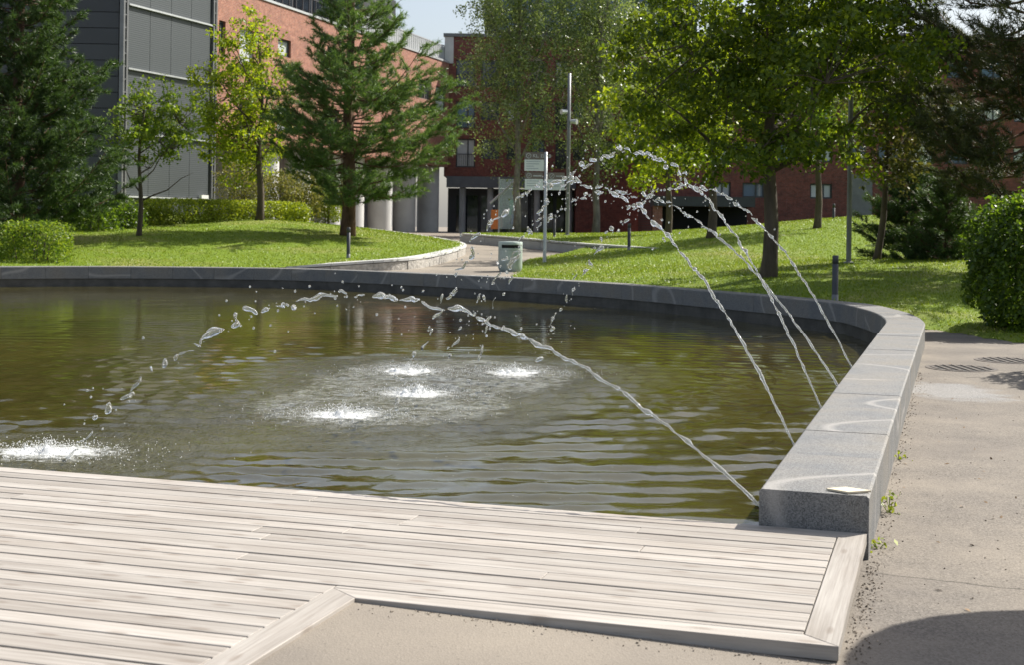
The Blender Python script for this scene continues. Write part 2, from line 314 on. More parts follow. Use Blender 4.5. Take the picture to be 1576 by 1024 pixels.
MT['cherry'] = leafmat('cherry_leaf', (.07, .14, .016), (.20, .26, .045), .5, (1.8, 1.7, .6))
MT['birch'] = leafmat('birch_leaf', (.065, .11, .030), (.24, .30, .12), .4, (1.5, 1.45, .8), rough=.35, spec=.6)
MT['olive'] = leafmat('olive_leaf', (.055, .07, .02), (.13, .14, .045), .35, (1.7, 1.5, .7))
MT['hedge'] = leafmat('hedge_leaf', (.12, .18, .015), (.32, .37, .05), .45, (1.6, 1.5, .6))
MT['bush'] = leafmat('bush_leaf', (.03, .065, .010), (.095, .15, .02), .45, (2.2, 2.1, .7))
MT['shrub'] = leafmat('shrub_leaf', (.10, .13, .03), (.28, .26, .09), .4, (1.5, 1.4, .7))
MT['needle'] = leafmat('pine_needle', (.042, .092, .030), (.155, .24, .07), .32, (1.6, 1.6, .7))
MT['needle_dark'] = leafmat('dark_needle', (.022, .055, .016), (.085, .14, .038), .26, (1.6, 1.6, .7))
MT['needle_olive'] = leafmat('olive_needle', (.028, .042, .014), (.075, .090, .032), .22, (1.6, 1.5, .7))
MT['grass'] = leafmat('grass_blade', (.105, .175, .010), (.225, .285, .028), .35, (1.5, 1.4, .6))
rng = np.random.default_rng(7); random.seed(7)
# ================================================================== GROUND
big = MB(); big.add([(-500, -60, -.75), (500, -60, -.75), (500, 900, -.75), (-500, 900, -.75)], [(0, 1, 2, 3)])
tag(big.build('ground', MT['asphalt']), 'dusty ground around the park', kind='structure')
ZT = .30                                         # top of the pool wall
WATER = -.22
outer = [G(px, py, ZT) for px, py in [(1410, 541), (1421, 507), (1423.5, 496), (1412, 487), (1389, 478.6), (1341, 467.5), (1285, 462), (1211, 455), (1100, 446), (949, 434.5), (777, 425), (600, 417), (450, 412)]]
wd = Vector((.3031, .953)); w0 = Vector((1.685, 6.49))
outer = [tuple(w0), tuple(w0 + wd * 2.7), tuple(w0 + wd * 5.4)] + outer + [(-9.6, 37.2), (-13.2, 35.6), (-17, 32), (-19.6, 27), (-20, 20), (-17.5, 14)]
def resample(pts, step=.05):
    pts = [Vector(p) for p in pts]; out = []
    for i in range(len(pts) - 1):
        p0, p1, p2, p3 = pts[max(i - 1, 0)], pts[i], pts[i + 1], pts[min(i + 2, len(pts) - 1)]
        k = max(2, int((p2 - p1).length / step))
        for j in range(k):
            t = j / k; out.append(.5 * ((2 * p1) + (p2 - p0) * t + (2 * p0 - 5 * p1 + 4 * p2 - p3) * t * t + (3 * p1 - p0 - 3 * p2 + p3) * t ** 3))
    out.append(pts[-1]); return out
curve = resample(outer)
for _ in range(60):                              # smooth out the tracing noise away from the straight part
    curve = [c if (i < 150 or i == len(curve) - 1) else (curve[i - 1] + c * 2 + curve[i + 1]) / 4 for i, c in enumerate(curve)]
arc = [0.0]
for a, b in zip(curve, curve[1:]): arc.append(arc[-1] + (b - a).length)
arc = np.array(arc); CX = np.array([c.x for c in curve]); CY = np.array([c.y for c in curve])
def wallpt(s, off):                              # off: metres in from the outer face towards the water
    x = np.interp(s, arc, CX); y = np.interp(s, arc, CY)
    tx = np.interp(s + .15, arc, CX) - np.interp(s - .15, arc, CX); ty = np.interp(s + .15, arc, CY) - np.interp(s - .15, arc, CY)
    n_ = math.hypot(tx, ty); return (x - ty / n_ * off, y + tx / n_ * off)
WW = .51
mid = [wallpt(s, WW / 2) for s in np.arange(0, arc[-1], .25)]
DB = Vector((1.132, 4.733)); DU = Vector((-.9553, .2957)); DV = Vector((.2957, .9553)); DZ = .125
def D(u, v): return DB + DU * u + DV * v
pool_poly = mid + [tuple(D(14, 3.0)), tuple(D(7.6, 1.6)), tuple(D(.3, 1.6))]
# near asphalt: a shallow rise in front of the deck
def znear(X, Y): return np.clip(-.033 * (X - 1.7) - .0289 * (Y - 6.5), 0, .112) * np.clip((8 - Y) / 1.5, 0, 1)
deck_core = [tuple(D(.25, .25)), tuple(D(.25, 1.9)), tuple(D(8, 1.9)), tuple(D(8, -5)), tuple(D(2.15, -5)), tuple(D(2.15, .25))]
me = grid_mesh('path', np.arange(-9, 30, .12), np.arange(.5, 26, .12), znear, lambda x, y: ~inside(pool_poly, x, y) & ~inside(deck_core, x, y))
tag(link('path', me, MT['asphalt']), 'sandy asphalt path beside the pool wall and deck', kind='structure')
def zfar(X, Y): return np.where(Y < 75, .021 * (Y - 30), .945)
me = grid_mesh('path', np.arange(-20, 14, .25), np.arange(29, 120, .25), zfar, lambda x, y: ~inside(pool_poly, x, y))
tag(link('path', me, MT['asphalt']), 'pale path climbing from the pool towards the brick building', kind='structure')
# pool bottom sides + water
xs = np.arange(-20.5, 6.6, .065); ys = [6.0]
while ys[-1] < 38.5: ys.append(ys[-1] + .0042 * ys[-1])
ys = np.array(ys)
SPL = [G(72, 697, WATER), G(530, 640, WATER), G(640, 607, WATER), G(628, 573, WATER), G(792, 575, WATER)]
ph = rng.random(40) * 6.28; wv = []
for i in range(22):
    big = i < 10; a = rng.normal(-.05, .13 if big else .55); lam = rng.uniform(.25, .50) if big else rng.uniform(.14, .30)
    wv.append((math.sin(a) * 6.283 / lam, math.cos(a) * 6.283 / lam, (.0118 if big else .0055) * lam, ph[i]))
def zwater(X, Y):
    Z = np.zeros_like(X)
    near = np.clip(1.15 - (Y - 9) / 14, .25, 1.1)
    for kx, ky, am, p in wv:
        warp = .9 * np.sin(X * .9 + p) + .6 * np.sin(Y * .55 + 2 * p) + .4 * np.sin(X * 2.3 + 5 * p)
        Z += am * np.sin(kx * X + ky * Y + p + warp) * (.55 + .45 * np.sin(.45 * X + .6 * Y + 3 * p))
    Z *= near
    for i, (cx, cy) in enumerate(SPL):
        d = np.hypot(X - cx, Y - cy); Z += .0058 * np.exp(-d / 4.5) * np.sin(d * 6.283 / (.23 + .025 * i) + .7 * np.sin(3 * np.arctan2(Y - cy, X - cx) + i))
    return WATER + Z
def chop(X, Y):
    c = np.zeros_like(X)
    for i, (cx, cy) in enumerate(SPL):
        d = np.hypot((X - cx - (0 if i else .15)) / 1.05, (Y - cy) / 1.15); rad = 1.75 if i else 1.1
        c += np.clip(1.15 - d / rad, 0, 1) ** .8
    return np.clip(c, 0, 1)
me = grid_mesh('water', xs, ys, zwater, lambda x, y: inside(pool_poly, x, y))
vv = np.zeros(len(me.vertices) * 3, np.float32); me.vertices.foreach_get('co', vv); vv = vv.reshape(-1, 3)
at = me.attributes.new('chop', 'FLOAT', 'POINT'); at.data.foreach_set('value', chop(vv[:, 0], vv[:, 1]).astype(np.float32))
fo = np.zeros(len(vv))
for i, (cx, cy) in enumerate(SPL): fo = np.maximum(fo, np.exp(-(((vv[:, 0] - cx) / (.36 if i else .46)) ** 2 + ((vv[:, 1] - cy) / (.34 if i else .30)) ** 2)))
at = me.attributes.new('foam', 'FLOAT', 'POINT'); at.data.foreach_set('value', fo.astype(np.float32))
tag(link('water', me, MT['water']), 'murky olive pool water with ripples', kind='structure')
# ------------------------------------------------------------------ pool wall
wall = thing('pool_wall', 'curved grey granite block wall around the pool', 'wall', (w0.x, w0.y, 0))
WO = Vector((w0.x, w0.y, 0))
def wall_block(s0, s1):
    n = max(1, int((s1 - s0) / .18)); vs = []; fs = []
    prof = [(0, -.3), (0, ZT - .012), (.012, ZT), (WW - .012, ZT), (WW, ZT - .012), (WW, -.012), (.1, -.012)]
    k = len(prof); c0 = Vector((*wallpt((s0 + s1) / 2, WW / 2), 0))
    for i in range(n + 1):
        s = s0 + (s1 - s0) * i / n
        for off, z in prof: x, y = wallpt(s, off); vs.append((x - c0.x, y - c0.y, z))
    for i in range(n):
        for j in range(k): a = i * k + j; b = i * k + (j + 1) % k; fs.append((a, b, b + k, a + k))
    fs += [tuple(range(k)), tuple(reversed(range(n * k, n * k + k)))]
    mb = MB(); mb.add(vs, fs); return mb.build('stone_block', MT['granite'], wall, c0 - WO + Vector((0, 0, random.uniform(-.002, .002))))
straight = [0]
for px, py in [(1358, 707), (1370, 670), (1381, 636), (1388, 610.5), (1397, 587), (1403.5, 564), (1410, 541), (1413, 530.5)]:
    q = Vector(G(px, py, ZT)); straight.append((q - Vector(w0)).dot(wd))
js = straight[:]
while js[-1] < arc[-1] - 1.3: js.append(js[-1] + 1.13)
for a, b in zip(js, js[1:]): wall_block(a + .003, b - .003)
mb = MB(); vs = []; fs = []; sp = np.arange(0.02, arc[-1] - .3, .2)
for s in sp:
    for off, z in ((WW - .03, -1), (WW - .03, -.012), (.15, -.012)): vs.append((*[c - d for c, d in zip(wallpt(s, off), (WO.x, WO.y))], z))
for i in range(len(sp) - 1):
    for j in range(2): a = i * 3 + j; fs.append((a, a + 1, a + 4, a + 3))
mb.add(vs, fs).build('wall_base', MT['pool_base'], wall)
# ------------------------------------------------------------------ deck
deck = thing('wooden_deck', 'weathered pale timber deck at the edge of the pool', 'deck', (DB.x, DB.y, 0))
def board(poly, top=DZ, th=.028, name='board', along_v=False):
    """poly: uv outline (convex), chamfered slab with its own local frame along the board"""
    c = sum((Vector(p) for p in poly), Vector((0, 0))) / len(poly); ch = .002; vs = []
    cen = [Vector(p) - c for p in poly]; n = len(cen)
    if along_v: cen = [Vector((p.y, p.x)) for p in reversed(cen)]
    ins = []
    for i, p in enumerate(cen):
        a = (cen[i] - cen[i - 1]).normalized(); b = (cen[(i + 1) % n] - cen[i]).normalized()
        ins.append(p + (b - a).normalized() * ch * 1.3)
    vs = [(p.x, p.y, -th) for p in cen] + [(p.x, p.y, -ch) for p in cen] + [(p.x, p.y, 0) for p in ins]
    fs = [tuple(reversed(range(n))), tuple(range(2 * n, 3 * n))]
    for r_ in (0, 1): fs += [(r_ * n + i, r_ * n + (i + 1) % n, (r_ + 1) * n + (i + 1) % n, (r_ + 1) * n + i) for i in range(n)]
    mb = MB(); mb.add(vs, [tuple(reversed(f)) for f in fs]); me = mb.mesh(name)
    o = link(name, me, MT['wood'], deck); w_ = DU * c.x + DV * c.y
    # local x runs along u (which points left), y along v
    A_, B_ = (DV, DU) if along_v else (DU, DV)
    o.matrix_local = Matrix(((A_.x, B_.x, 0, w_.x), (A_.y, B_.y, 0, w_.y), (0, 0, 1, top + random.uniform(-.0015, .0015)), (0, 0, 0, 1))) @ Matrix.Rotation(random.uniform(-.0008, .0008), 4, 'Z')
    return o
def fix(o):                                      # mirrored frame: flip faces
    return o
PW, FW, UC = .124, .105, 1.785; PITCH = .121; GAP = .0105
UL = 7.4
def row(v0, v1, u0, u1, piece=True):
    cuts = [u0]; u = u0 + random.uniform(.8, 4.2)
    while u < u1 - .5: cuts.append(u); u += random.uniform(3.0, 4.6)
    cuts.append(u1)
    for a, b in zip(cuts, cuts[1:]): board([(a + .0015, v0 + GAP / 2), (b - .0015, v0 + GAP / 2), (b - .0015, v1 - GAP / 2), (a + .0015, v1 - GAP / 2)])
VT = 1.722
board([(0.0, .0), (PW, FW), (PW, VT), (.0, 1.84)], th=.05, name='end_plank', along_v=True)
board([(.002, 0), (UC, 0), (UC + .14, FW), (PW + .002, FW)], th=.05, name='edge_board')
row(FW + .001, .145, PW + .004, UC + .14)
for k in range(13): row(.145 + k * PITCH, .145 + (k + 1) * PITCH, PW + .004, UL)
cuts = [0.004, 2.9, 5.2, UL]
for i in range(3):
    a, b = cuts[i], cuts[i + 1]; board([(a + (PW if i == 0 else .0015), VT), (b - .0015, VT), (b - .0015, 1.84), (a, 1.84)], th=.05, name='edge_board')
k = 0
while .145 - k * PITCH > -2.9:
    v1 = .145 - k * PITCH; row(v1 - PITCH, v1, UC + .143, UL); k += 1
board([(UC, -.002), (UC, -2.9), (UC + .14, -2.9), (UC + .14, FW - .002)], th=.05, name='edge_board', along_v=True)
mb = MB()
def uvbox(mb, u0, u1, v0, v1, z0, z1):
    c = [D(u, v) - DB for u, v in ((u0, v0), (u1, v0), (u1, v1), (u0, v1))]
    mb.add([(p.x, p.y, z) for z in (z0, z1) for p in c], [(0, 1, 2, 3), (7, 6, 5, 4), (0, 4, 5, 1), (1, 5, 6, 2), (2, 6, 7, 3), (3, 7, 4, 0)])
for v in (.2, .9, 1.66): uvbox(mb, .06, UL, v, v + .05, -.1, DZ - .034)
for u in (2.1, 3.6, 5.1, 6.6): uvbox(mb, u, u + .05, -2.8, 1.6, -.1, DZ - .036)
mb.build('joist', MT['bark'], deck)
# ================================================================== LAWNS
def rbf(pts):
    A = np.array([(p[0], p[1]) for p in pts]); z = np.array([p[2] for p in pts]); n = len(A)
    ker = lambda d: np.where(d > 0, d ** 2 * np.log(d + 1e-9), 0)
    K = ker(np.hypot(A[:, None, 0] - A[None, :, 0], A[:, None, 1] - A[None, :, 1])) + np.eye(n) * 1.5
    Q = np.c_[np.ones(n), A]; L = np.block([[K, Q], [Q.T, np.zeros((3, 3))]]); sol = np.linalg.solve(L, np.r_[z, 0, 0, 0])
    def f(X, Y):
        r = sol[n] + sol[n + 1] * X + sol[n + 2] * Y
        for i in range(n): r = r + sol[i] * ker(np.hypot(X - A[i, 0], Y - A[i, 1]))
        return r
    return f
def s_at(px):                                    # arc length where the outer wall edge shows in column px
    best = min(np.arange(12, arc[-1], .1), key=lambda s: abs((lambda q: 788 + F * q[0] / q[1])(wallpt(s, 0)) - px)); return best
wallpts = lambda sa, sb, off, st=.6: [wallpt(s, off) for s in np.arange(sa, sb, st)]
# right lawn and the lawn behind the low retaining wall
ret = [P(708, 359, 63), P(740, 361.5, 61), P(800, 366, 58), P(850, 371, 55), P(900, 375, 52), P(1010, 382, 46.5)]
s_r0 = min(np.arange(10, 40, .1), key=lambda s: abs(wallpt(s, 0)[1] - 22.0) + (5 if s < 14 else 0)); s_r1 = s_at(788)
edgeR = [P(785, 425, 37.3), P(800, 408, 43.2), P(815, 398, 47.6), P(850, 392, 50.8), (lambda v: v)(P(880, 389, 51.5))]
polyR = wallpts(s_r0, s_r1, .2) + [(p.x, p.y) for p in edgeR] + [(p.x + .0, p.y - .25) for p in ret[4:]] + [(p.x, p.y) for p in reversed(ret)] + [(-2.2, 66), (-1.5, 90), (60, 90), (60, 12), (9.5, 12), (7.6, 17), (6.9, 19.5), (6.55, 21.6)]
cpR = [(*wallpt(s, 0), .24) for s in np.arange(s_r0, s_r1, 2.0)] + [tuple(p) for p in edgeR] + [tuple(p) for p in ret]
cpR += [tuple(P(*a)) for a in [(838, 403, 44), (968, 385, 47), (1183, 425, 29.5), (1306, 405, 33), (1350, 398, 34), (1258, 351, 50), (1095, 365, 48), (940, 361, 62), (1180, 345, 56), (1330, 334, 54), (1490, 412, 30), (873, 361, 60), (1010, 362, 58), (1420, 400, 38)]]
cpR += [(6.55, 21.6, .06), (6.9, 19.5, .05), (7.6, 17, .05), (9.5, 12, .05), (20, 20, .8), (25, 40, 2.0), (30, 60, 2.2), (14, 62, 2.0), (-1, 72, 1.0), (4, 75, 1.1)]
zR0 = rbf(cpR)
def zR(X, Y):
    pl = [(6.55, 21.7), (6.55, 21.6), (6.9, 19.5), (7.6, 17), (9.5, 12)]; d = np.full(np.shape(X), 1e9)
    for (ax, ay), (bx_, by_) in zip(pl, pl[1:]):
        L2 = (bx_ - ax) ** 2 + (by_ - ay) ** 2; t = np.clip(((X - ax) * (bx_ - ax) + (Y - ay) * (by_ - ay)) / L2, 0, 1); d = np.minimum(d, np.hypot(X - ax - t * (bx_ - ax), Y - ay - t * (by_ - ay)))
    return np.minimum(zR0(X, Y), -.02 + .30 * d)
meR = grid_mesh('lawn', np.arange(-3, 40, .16), np.arange(12, 80, .16), zR, lambda x, y: inside(polyR, x, y))
tag(link('lawn', meR, MT['lawn']), 'sunny sloping lawn behind the pool', kind='structure')
# left island
kerb = [P(440, 411, 38.6), P(500, 406.5, 38.4), P(560, 402.5, 39.0), P(610, 399, 39.6), P(650, 395, 41), P(685, 388.5, 44.5), P(706, 382.5, 48), P(717, 377.5, 51), P(712, 373.5, 54), P(695, 369.5, 57), P(660, 363.5, 60), P(610, 356.5, 63), P(560, 350, 66)]
s_l0 = s_at(420); s_l1 = s_at(-160)
polyL = wallpts(s_l0, s_l1, .2) + [(-19, 40), (-24, 55), (-20, 66)] + [(p.x, p.y) for p in reversed(kerb)]
cpL = [(*wallpt(s, 0), .27) for s in np.arange(s_l0, s_l1, 1.5)] + [tuple(p) for p in kerb] + [tuple(P(*a)) for a in [(535, 362, 50), (399, 338, 55), (213, 362, 46), (300, 349, 52), (460, 341, 57), (100, 384, 42), (536, 397, 41.5), (300, 395, 41)]] + [(-19, 40, .8), (-24, 55, 1.6), (-16, 62, 1.8)]
zL = rbf(cpL)
meL = grid_mesh('lawn', np.arange(-24, 0, .16), np.arange(30, 67, .16), zL, lambda x, y: inside(polyL, x, y))
tag(link('lawn', meL, MT['lawn']), 'raised lawn island inside a rough granite kerb', kind='structure')
def strip_wall(name, label, pts, width, hgt, mat, top=None, piece=1.3, pname='stone_block', side=1):
    pts = resample([(p[0], p[1]) for p in pts], .2); zs0 = None
    t = thing(name, label, 'wall', (pts[0].x, pts[0].y, 0)); return t, pts
def stone_strip(t, pts3, width, hgt, mat, topmat, piece, pname):
    """a low wall along 3-d top points, cut into blocks; the face is at pts3 and the body lies behind (left of travel)"""
    xy = resample([(p[0], p[1]) for p in pts3], .2); ar = [0]
    for a, b in zip(xy, xy[1:]): ar.append(ar[-1] + (b - a).length)
    d = [0]
    for a, b in zip(pts3, pts3[1:]): d.append(d[-1] + math.hypot(b[0] - a[0], b[1] - a[1]))
    L = ar[-1]; zt = lambda s: np.interp(s / L * d[-1], d, [p[2] for p in pts3])
    X = [p.x for p in xy]; Y = [p.y for p in xy]
    def pt(s, off):
        x = np.interp(s, ar, X); y = np.interp(s, ar, Y); tx = np.interp(s + .2, ar, X) - np.interp(s - .2, ar, X); ty = np.interp(s + .2, ar, Y) - np.interp(s - .2, ar, Y)
        n_ = math.hypot(tx, ty); return x - ty / n_ * off, y + tx / n_ * off
    nb = max(1, int(L / piece)); org = t.location
    for i in range(nb):
        s0, s1 = L * i / nb + .006, L * (i + 1) / nb - .006; k = 4; jit = random.uniform(-.012, .012)
        body = MB(); vs = []; fs = []; prof = [(jit, -hgt), (jit, -.07), (width, -.07), (width, -hgt)]
        for q in range(k + 1):
            s = s0 + (s1 - s0) * q / k; z = zt(s)
            for off, dz in prof: x, y = pt(s, off); vs.append((x - org.x, y - org.y, z + dz - org.z))
        for q in range(k):
            for j in range(4): a = q * 4 + j; b = q * 4 + (j + 1) % 4; fs.append((a, a + 4, b + 4, b))
        fs += [(3, 2, 1, 0), (k * 4, k * 4 + 1, k * 4 + 2, k * 4 + 3)]
        body.add(vs, fs).build(pname, mat, t)
        cap = MB(); vs = []; prof = [(-.02, -.068), (-.02, 0), (width + .01, 0), (width + .01, -.068)]
        for q in range(k + 1):
            s = s0 + (s1 - s0) * q / k; z = zt(s) + .02
            for off, dz in prof: x, y = pt(s, off); vs.append((x - org.x, y - org.y, z + dz - org.z))
        cap.add(vs, fs).build('coping_stone', topmat, t)
kt = thing('kerb_wall', 'low rough granite kerb with pale coping around the raised lawn island', 'wall', (kerb[0].x, kerb[0].y, 0))
stone_strip(kt, kerb, .36, .62, MT['rough_granite'], MT['concrete_light'], 1.25, 'stone_block')
rt = thing('retaining_wall', 'long low concrete retaining wall across the path behind the bin', 'wall', (ret[0].x, ret[0].y, 0))
stone_strip(rt, ret, .3, .7, MT['concrete'], MT['concrete_light'], 2.4, 'wall_segment')
# grass blades along and over both lawns (real blades, too many to count)
def blades(name, zf, poly, n, label, xr, yr, extra=()):
    pts = []
    while sum(len(p) for p in pts) < n:
        Y = yr[0] * (yr[1] / yr[0]) ** rng.random(n); X = rng.uniform(xr[0], xr[1], n)
        k = inside(poly, X, Y) & (X / Y < .42) & (X / Y > -.42); pts.append(np.stack([X[k], Y[k]], 1))
    Q = np.concatenate(pts)[:n]
    if len(extra): Q = np.concatenate([Q, np.array(extra)])
    Z = zf(Q[:, 0], Q[:, 1]); n = len(Q); h = rng.uniform(.015, .05, n) * (1 + (rng.random(n) < .03) * .8); a = rng.random(n) * 6.28; wdt = rng.uniform(.006, .014, n) * (.6 + Q[:, 1] / 40)
    dx, dy = np.cos(a) * wdt, np.sin(a) * wdt; lx = rng.normal(0, .03, n); ly = rng.normal(0, .03, n)
    V = np.stack([np.stack([Q[:, 0] - dx, Q[:, 1] - dy, Z - .01], 1), np.stack([Q[:, 0] + dx, Q[:, 1] + dy, Z - .01], 1), np.stack([Q[:, 0] + lx, Q[:, 1] + ly, Z + h], 1)], 1).reshape(-1, 3)
    tag(link(name, npmesh(name, V, 3), MT['grass']), label, 'grass', kind='stuff')
blades('grass', zR, polyR, 110000, 'short grass blades on the lawn behind the pool', (-3, 16), (13, 66))
blades('grass', zL, polyL, 60000, 'short grass blades on the raised lawn island', (-18, 0), (32, 66))
# ================================================================== BUILDINGS
def cells_wall(mb, W, z0, z1, holes, depth=.22):
    """wall in the local x-z plane (front at y=0, facing -y) with rectangular holes (x0,x1,za,zb) and reveals"""
    xs = sorted({0, W, *[h[0] for h in holes], *[h[1] for h in holes]}); zs = sorted({z0, z1, *[h[2] for h in holes], *[h[3] for h in holes]})
    for xa, xb in zip(xs, xs[1:]):
        for za, zb in zip(zs, zs[1:]):
            cx, cz = (xa + xb) / 2, (za + zb) / 2
            if any(h[0] < cx < h[1] and h[2] < cz < h[3] for h in holes): continue
            mb.add([(xa, 0, za), (xb, 0, za), (xb, 0, zb), (xa, 0, zb)], [(0, 1, 2, 3)])
    for a, b, c, d in holes:
        mb.add([(a, 0, c), (b, 0, c), (b, 0, d), (a, 0, d), (a, depth, c), (b, depth, c), (b, depth, d), (a, depth, d)], [(0, 4, 5, 1), (1, 5, 6, 2), (2, 6, 7, 3), (3, 7, 4, 0)])
def window(par, x0, x1, z0, z1, y=.18, pane='glass', mull=1, fr=.09, frame='dark_metal', rail=False, off=(0, 0, 0)):
    mb = MB(); x0 += off[0]; x1 += off[0]; y += off[1]
    mb.box(x0, x1, y - .06, y + .04, z0, z0 + fr).box(x0, x1, y - .06, y + .04, z1 - fr, z1).box(x0, x0 + fr, y - .06, y + .04, z0 + fr, z1 - fr).box(x1 - fr, x1, y - .06, y + .04, z0 + fr, z1 - fr)
    for i in range(mull): xm = x0 + (x1 - x0) * (.62 if mull == 1 else (i + 1) / (mull + 1)); mb.box(xm - fr / 2, xm + fr / 2, y - .05, y + .03, z0 + fr, z1 - fr)
    f = mb.build('window', MT[frame], par)
    p = MB(); p.box(x0 + fr, x1 - fr, y, y + .012, z0 + fr, z1 - fr); p.build('pane', MT[pane], f)
    if rail:
        r = MB(); zr = z0 + (z1 - z0) * .45
        r.box(x0, x1, y - .14, y - .10, zr, zr + .05)
        for i in range(9): xx = x0 + (x1 - x0) * (i + .5) / 9; r.box(xx - .012, xx + .012, y - .13, y - .11, z0, zr)
        r.build('railing', MT['dark_metal'], f)
def frame_at(p0, p1):                            # local frame for a facade from p0 (left) to p1 (right) seen from the front
    d = Vector((p1[0] - p0[0], p1[1] - p0[1])); L = d.length; return L, math.atan2(d.y, d.x)
# --- metal-clad building (dark cladding + louvre screen)
c1 = P(187, 320, 56); c2 = P(325, 320, 62.3); HT = 17.0
L, rz = frame_at(c1, c2)
mt = thing('metal_clad_building', 'dark grey metal-clad building with louvre screen beyond the hedge', 'building', (c1.x, c1.y, 0), rz=rz)
mb = MB(); mb.box(.05, L - .05, .12, 12, 0, HT); mb.build('wall', MT['dark_metal'], mt)
bars = [2.43 + 2.59 * i for i in range(-1, 6)]
for i in range(len(bars) - 1):
    for k in range(4):
        a = .28 + (L - .56) * k / 4; b = .28 + (L - .56) * (k + 1) / 4; mb = MB(); mb.box(a + .012, b - .012, 0, .06, bars[i] + .09, bars[i + 1] - .02); mb.build('louvre_panel', MT['screen'], mt)
for z in bars: mb = MB(); mb.box(.2, L - .2, -.12, .02, z, z + .07); mb.build('rail', MT['pale_metal'], mt)
for x in (.0, L):
    mb = MB(); mb.box(x - .16, x - .06, -.1, .0, 0, HT).box(x + .06, x + .16, -.1, .0, 0, HT).box(x - .15, x + .15, -.02, .1, 0, HT)
    z = .4
    while z < HT: mb.box(x - .06, x + .06, -.085, -.045, z, z + .05); z += .52
    mb.build('corner_post', MT['grey_metal'], mt)
fd = Vector((-1, -.03)).normalized(); loc = Matrix.Rotation(-rz, 2) @ fd     # frontal cladding runs to the left
ang = math.atan2(loc.y, loc.x)
z = .2; i = 0
while z < HT - .6:
    mb = MB(); mb.box(.2, 14, -.03, .05, z + .012, z + .63)
    o = mb.build('cladding_panel', MT['cladding'], mt); o.rotation_euler = (0, 0, ang); o.scale = (1, -1, 1); z += .645
mb = MB(); mb.box(.1, 14, .05, 6, 0, HT - .2); o = mb.build('wall', MT['black'], mt); o.rotation_euler = (0, 0, ang); o.scale = (1, -1, 1)
mb = MB(); mb.box(L - 1.1, L - .55, -.2, -.06, 2.5, 2.66); mb.build('floodlight', MT['white_paint'], mt)
# --- sunlit brick wing on columns
b1 = P(330, 320, 64.6); b2 = P(688, 320, 95); L, rz = frame_at(b1, b2); ZR = 12.5
wing = thing('brick_wing', 'sunlit red brick wing raised on round concrete columns', 'building', (b1.x, b1.y, 0), rz=rz)
def u_at(px):                                    # distance along the facade where it shows in column px
    a = (px - 788) / F; dx, dy = math.cos(rz), math.sin(rz); return (a * b1.y - b1.x) / (dx - a * dy)
def zpx(px, py, u): Y = b1.y + u * math.sin(rz); return CH + (H0 + ROLL * (px - 788) - py) / F * Y
holes = []; wins = []
for xa, xb, ya, yb, pane, fr in [(333, 343, 30, 82, 'glass', 'dark_metal'), (365, 388, 42, 97, 'blind', 'pale_metal'), (424, 444, 57, 84, 'blind', 'dark_metal'), (500, 522, 70, 110, 'glass', 'dark_metal'), (560, 578, 90, 125, 'glass', 'dark_metal'), (641, 661, 120, 150, 'glass', 'sign_brown'), (668, 684, 131, 168, 'blind', 'dark_metal'),
                                 (365, 388, 150, 200, 'glass', 'dark_metal'), (424, 444, 160, 200, 'blind', 'dark_metal'), (500, 520, 165, 205, 'glass', 'dark_metal')]:
    ua, ub = u_at(xa), u_at(xb); za, zb = zpx(xa, yb, ua), zpx(xa, ya, ua); holes.append((ua, ub, za, zb)); wins.append((ua, ub, za, zb, pane, fr))
mb = MB(); cells_wall(mb, L, 5.4, ZR, holes); mb.add([(0, 0, 5.4), (L, 0, 5.4), (L, 10, 5.4), (0, 10, 5.4), (0, 0, ZR), (L, 0, ZR), (L, 10, ZR), (0, 10, ZR)], [(0, 3, 2, 1), (4, 5, 6, 7), (0, 4, 7, 3), (1, 2, 6, 5), (3, 7, 6, 2)])
mb.build('wall', MT['brick_light'], wing)
for wn in wins: window(wing, *wn[:4], pane=wn[4], frame=wn[5], mull=0 if wn[4] == 'blind' else 1)
mb = MB(); mb.box(-.05, L, -.06, .3, ZR, ZR + .12); mb.build('coping', MT['pale_metal'], wing)
mb = MB(); ub = u_at(560)
for i in range(40):
    u = ub + (L - ub) * i / 39; mb.box(u - .03, u + .03, .3, .36, ZR + .12, ZR + 1.15)
mb.box(ub, L, .29, .37, ZR + 1.15, ZR + 1.22); mb.box(ub, L, .32, .34, ZR + .2, ZR + 1.1); mb.build('railing', MT['pale_metal'], wing)
mb = MB(); mb.box(1, u_at(640), 1.6, 9, ZR, ZR + 3.4); pent = mb.build('penthouse', MT['dark_metal'], wing)
for i in range(8): u = 1.6 + i * 2.4; m2 = MB(); m2.box(u, u + 2.1, 1.55, 1.6, ZR + .7, ZR + 3.0); m2.build('pane', MT['glass'], pent)
mb = MB()
for i in range(30): u = .5 + i * .8; mb.box(u - .03, u + .03, .5, .56, ZR + .12, ZR + 1.1)
mb.box(.4, u_at(560), .5, .56, ZR + 1.1, ZR + 1.17); mb.build('railing', MT['dark_metal'], wing)
mb = MB(); mb.box(.1, L - 2.5, 4.5, 9.5, 0, 5.4); mb.build('ground_floor_wall', MT['concrete'], wing)
for px in (430, 480, 526, 563, 606, 643, 679):
    u = u_at(px) + .6; mb = MB(); mb.lathe([(.75, 0), (.75, 5.4)], (u, 1.2), 28); mb.build('column', MT['concrete_light'], wing, smooth=True)
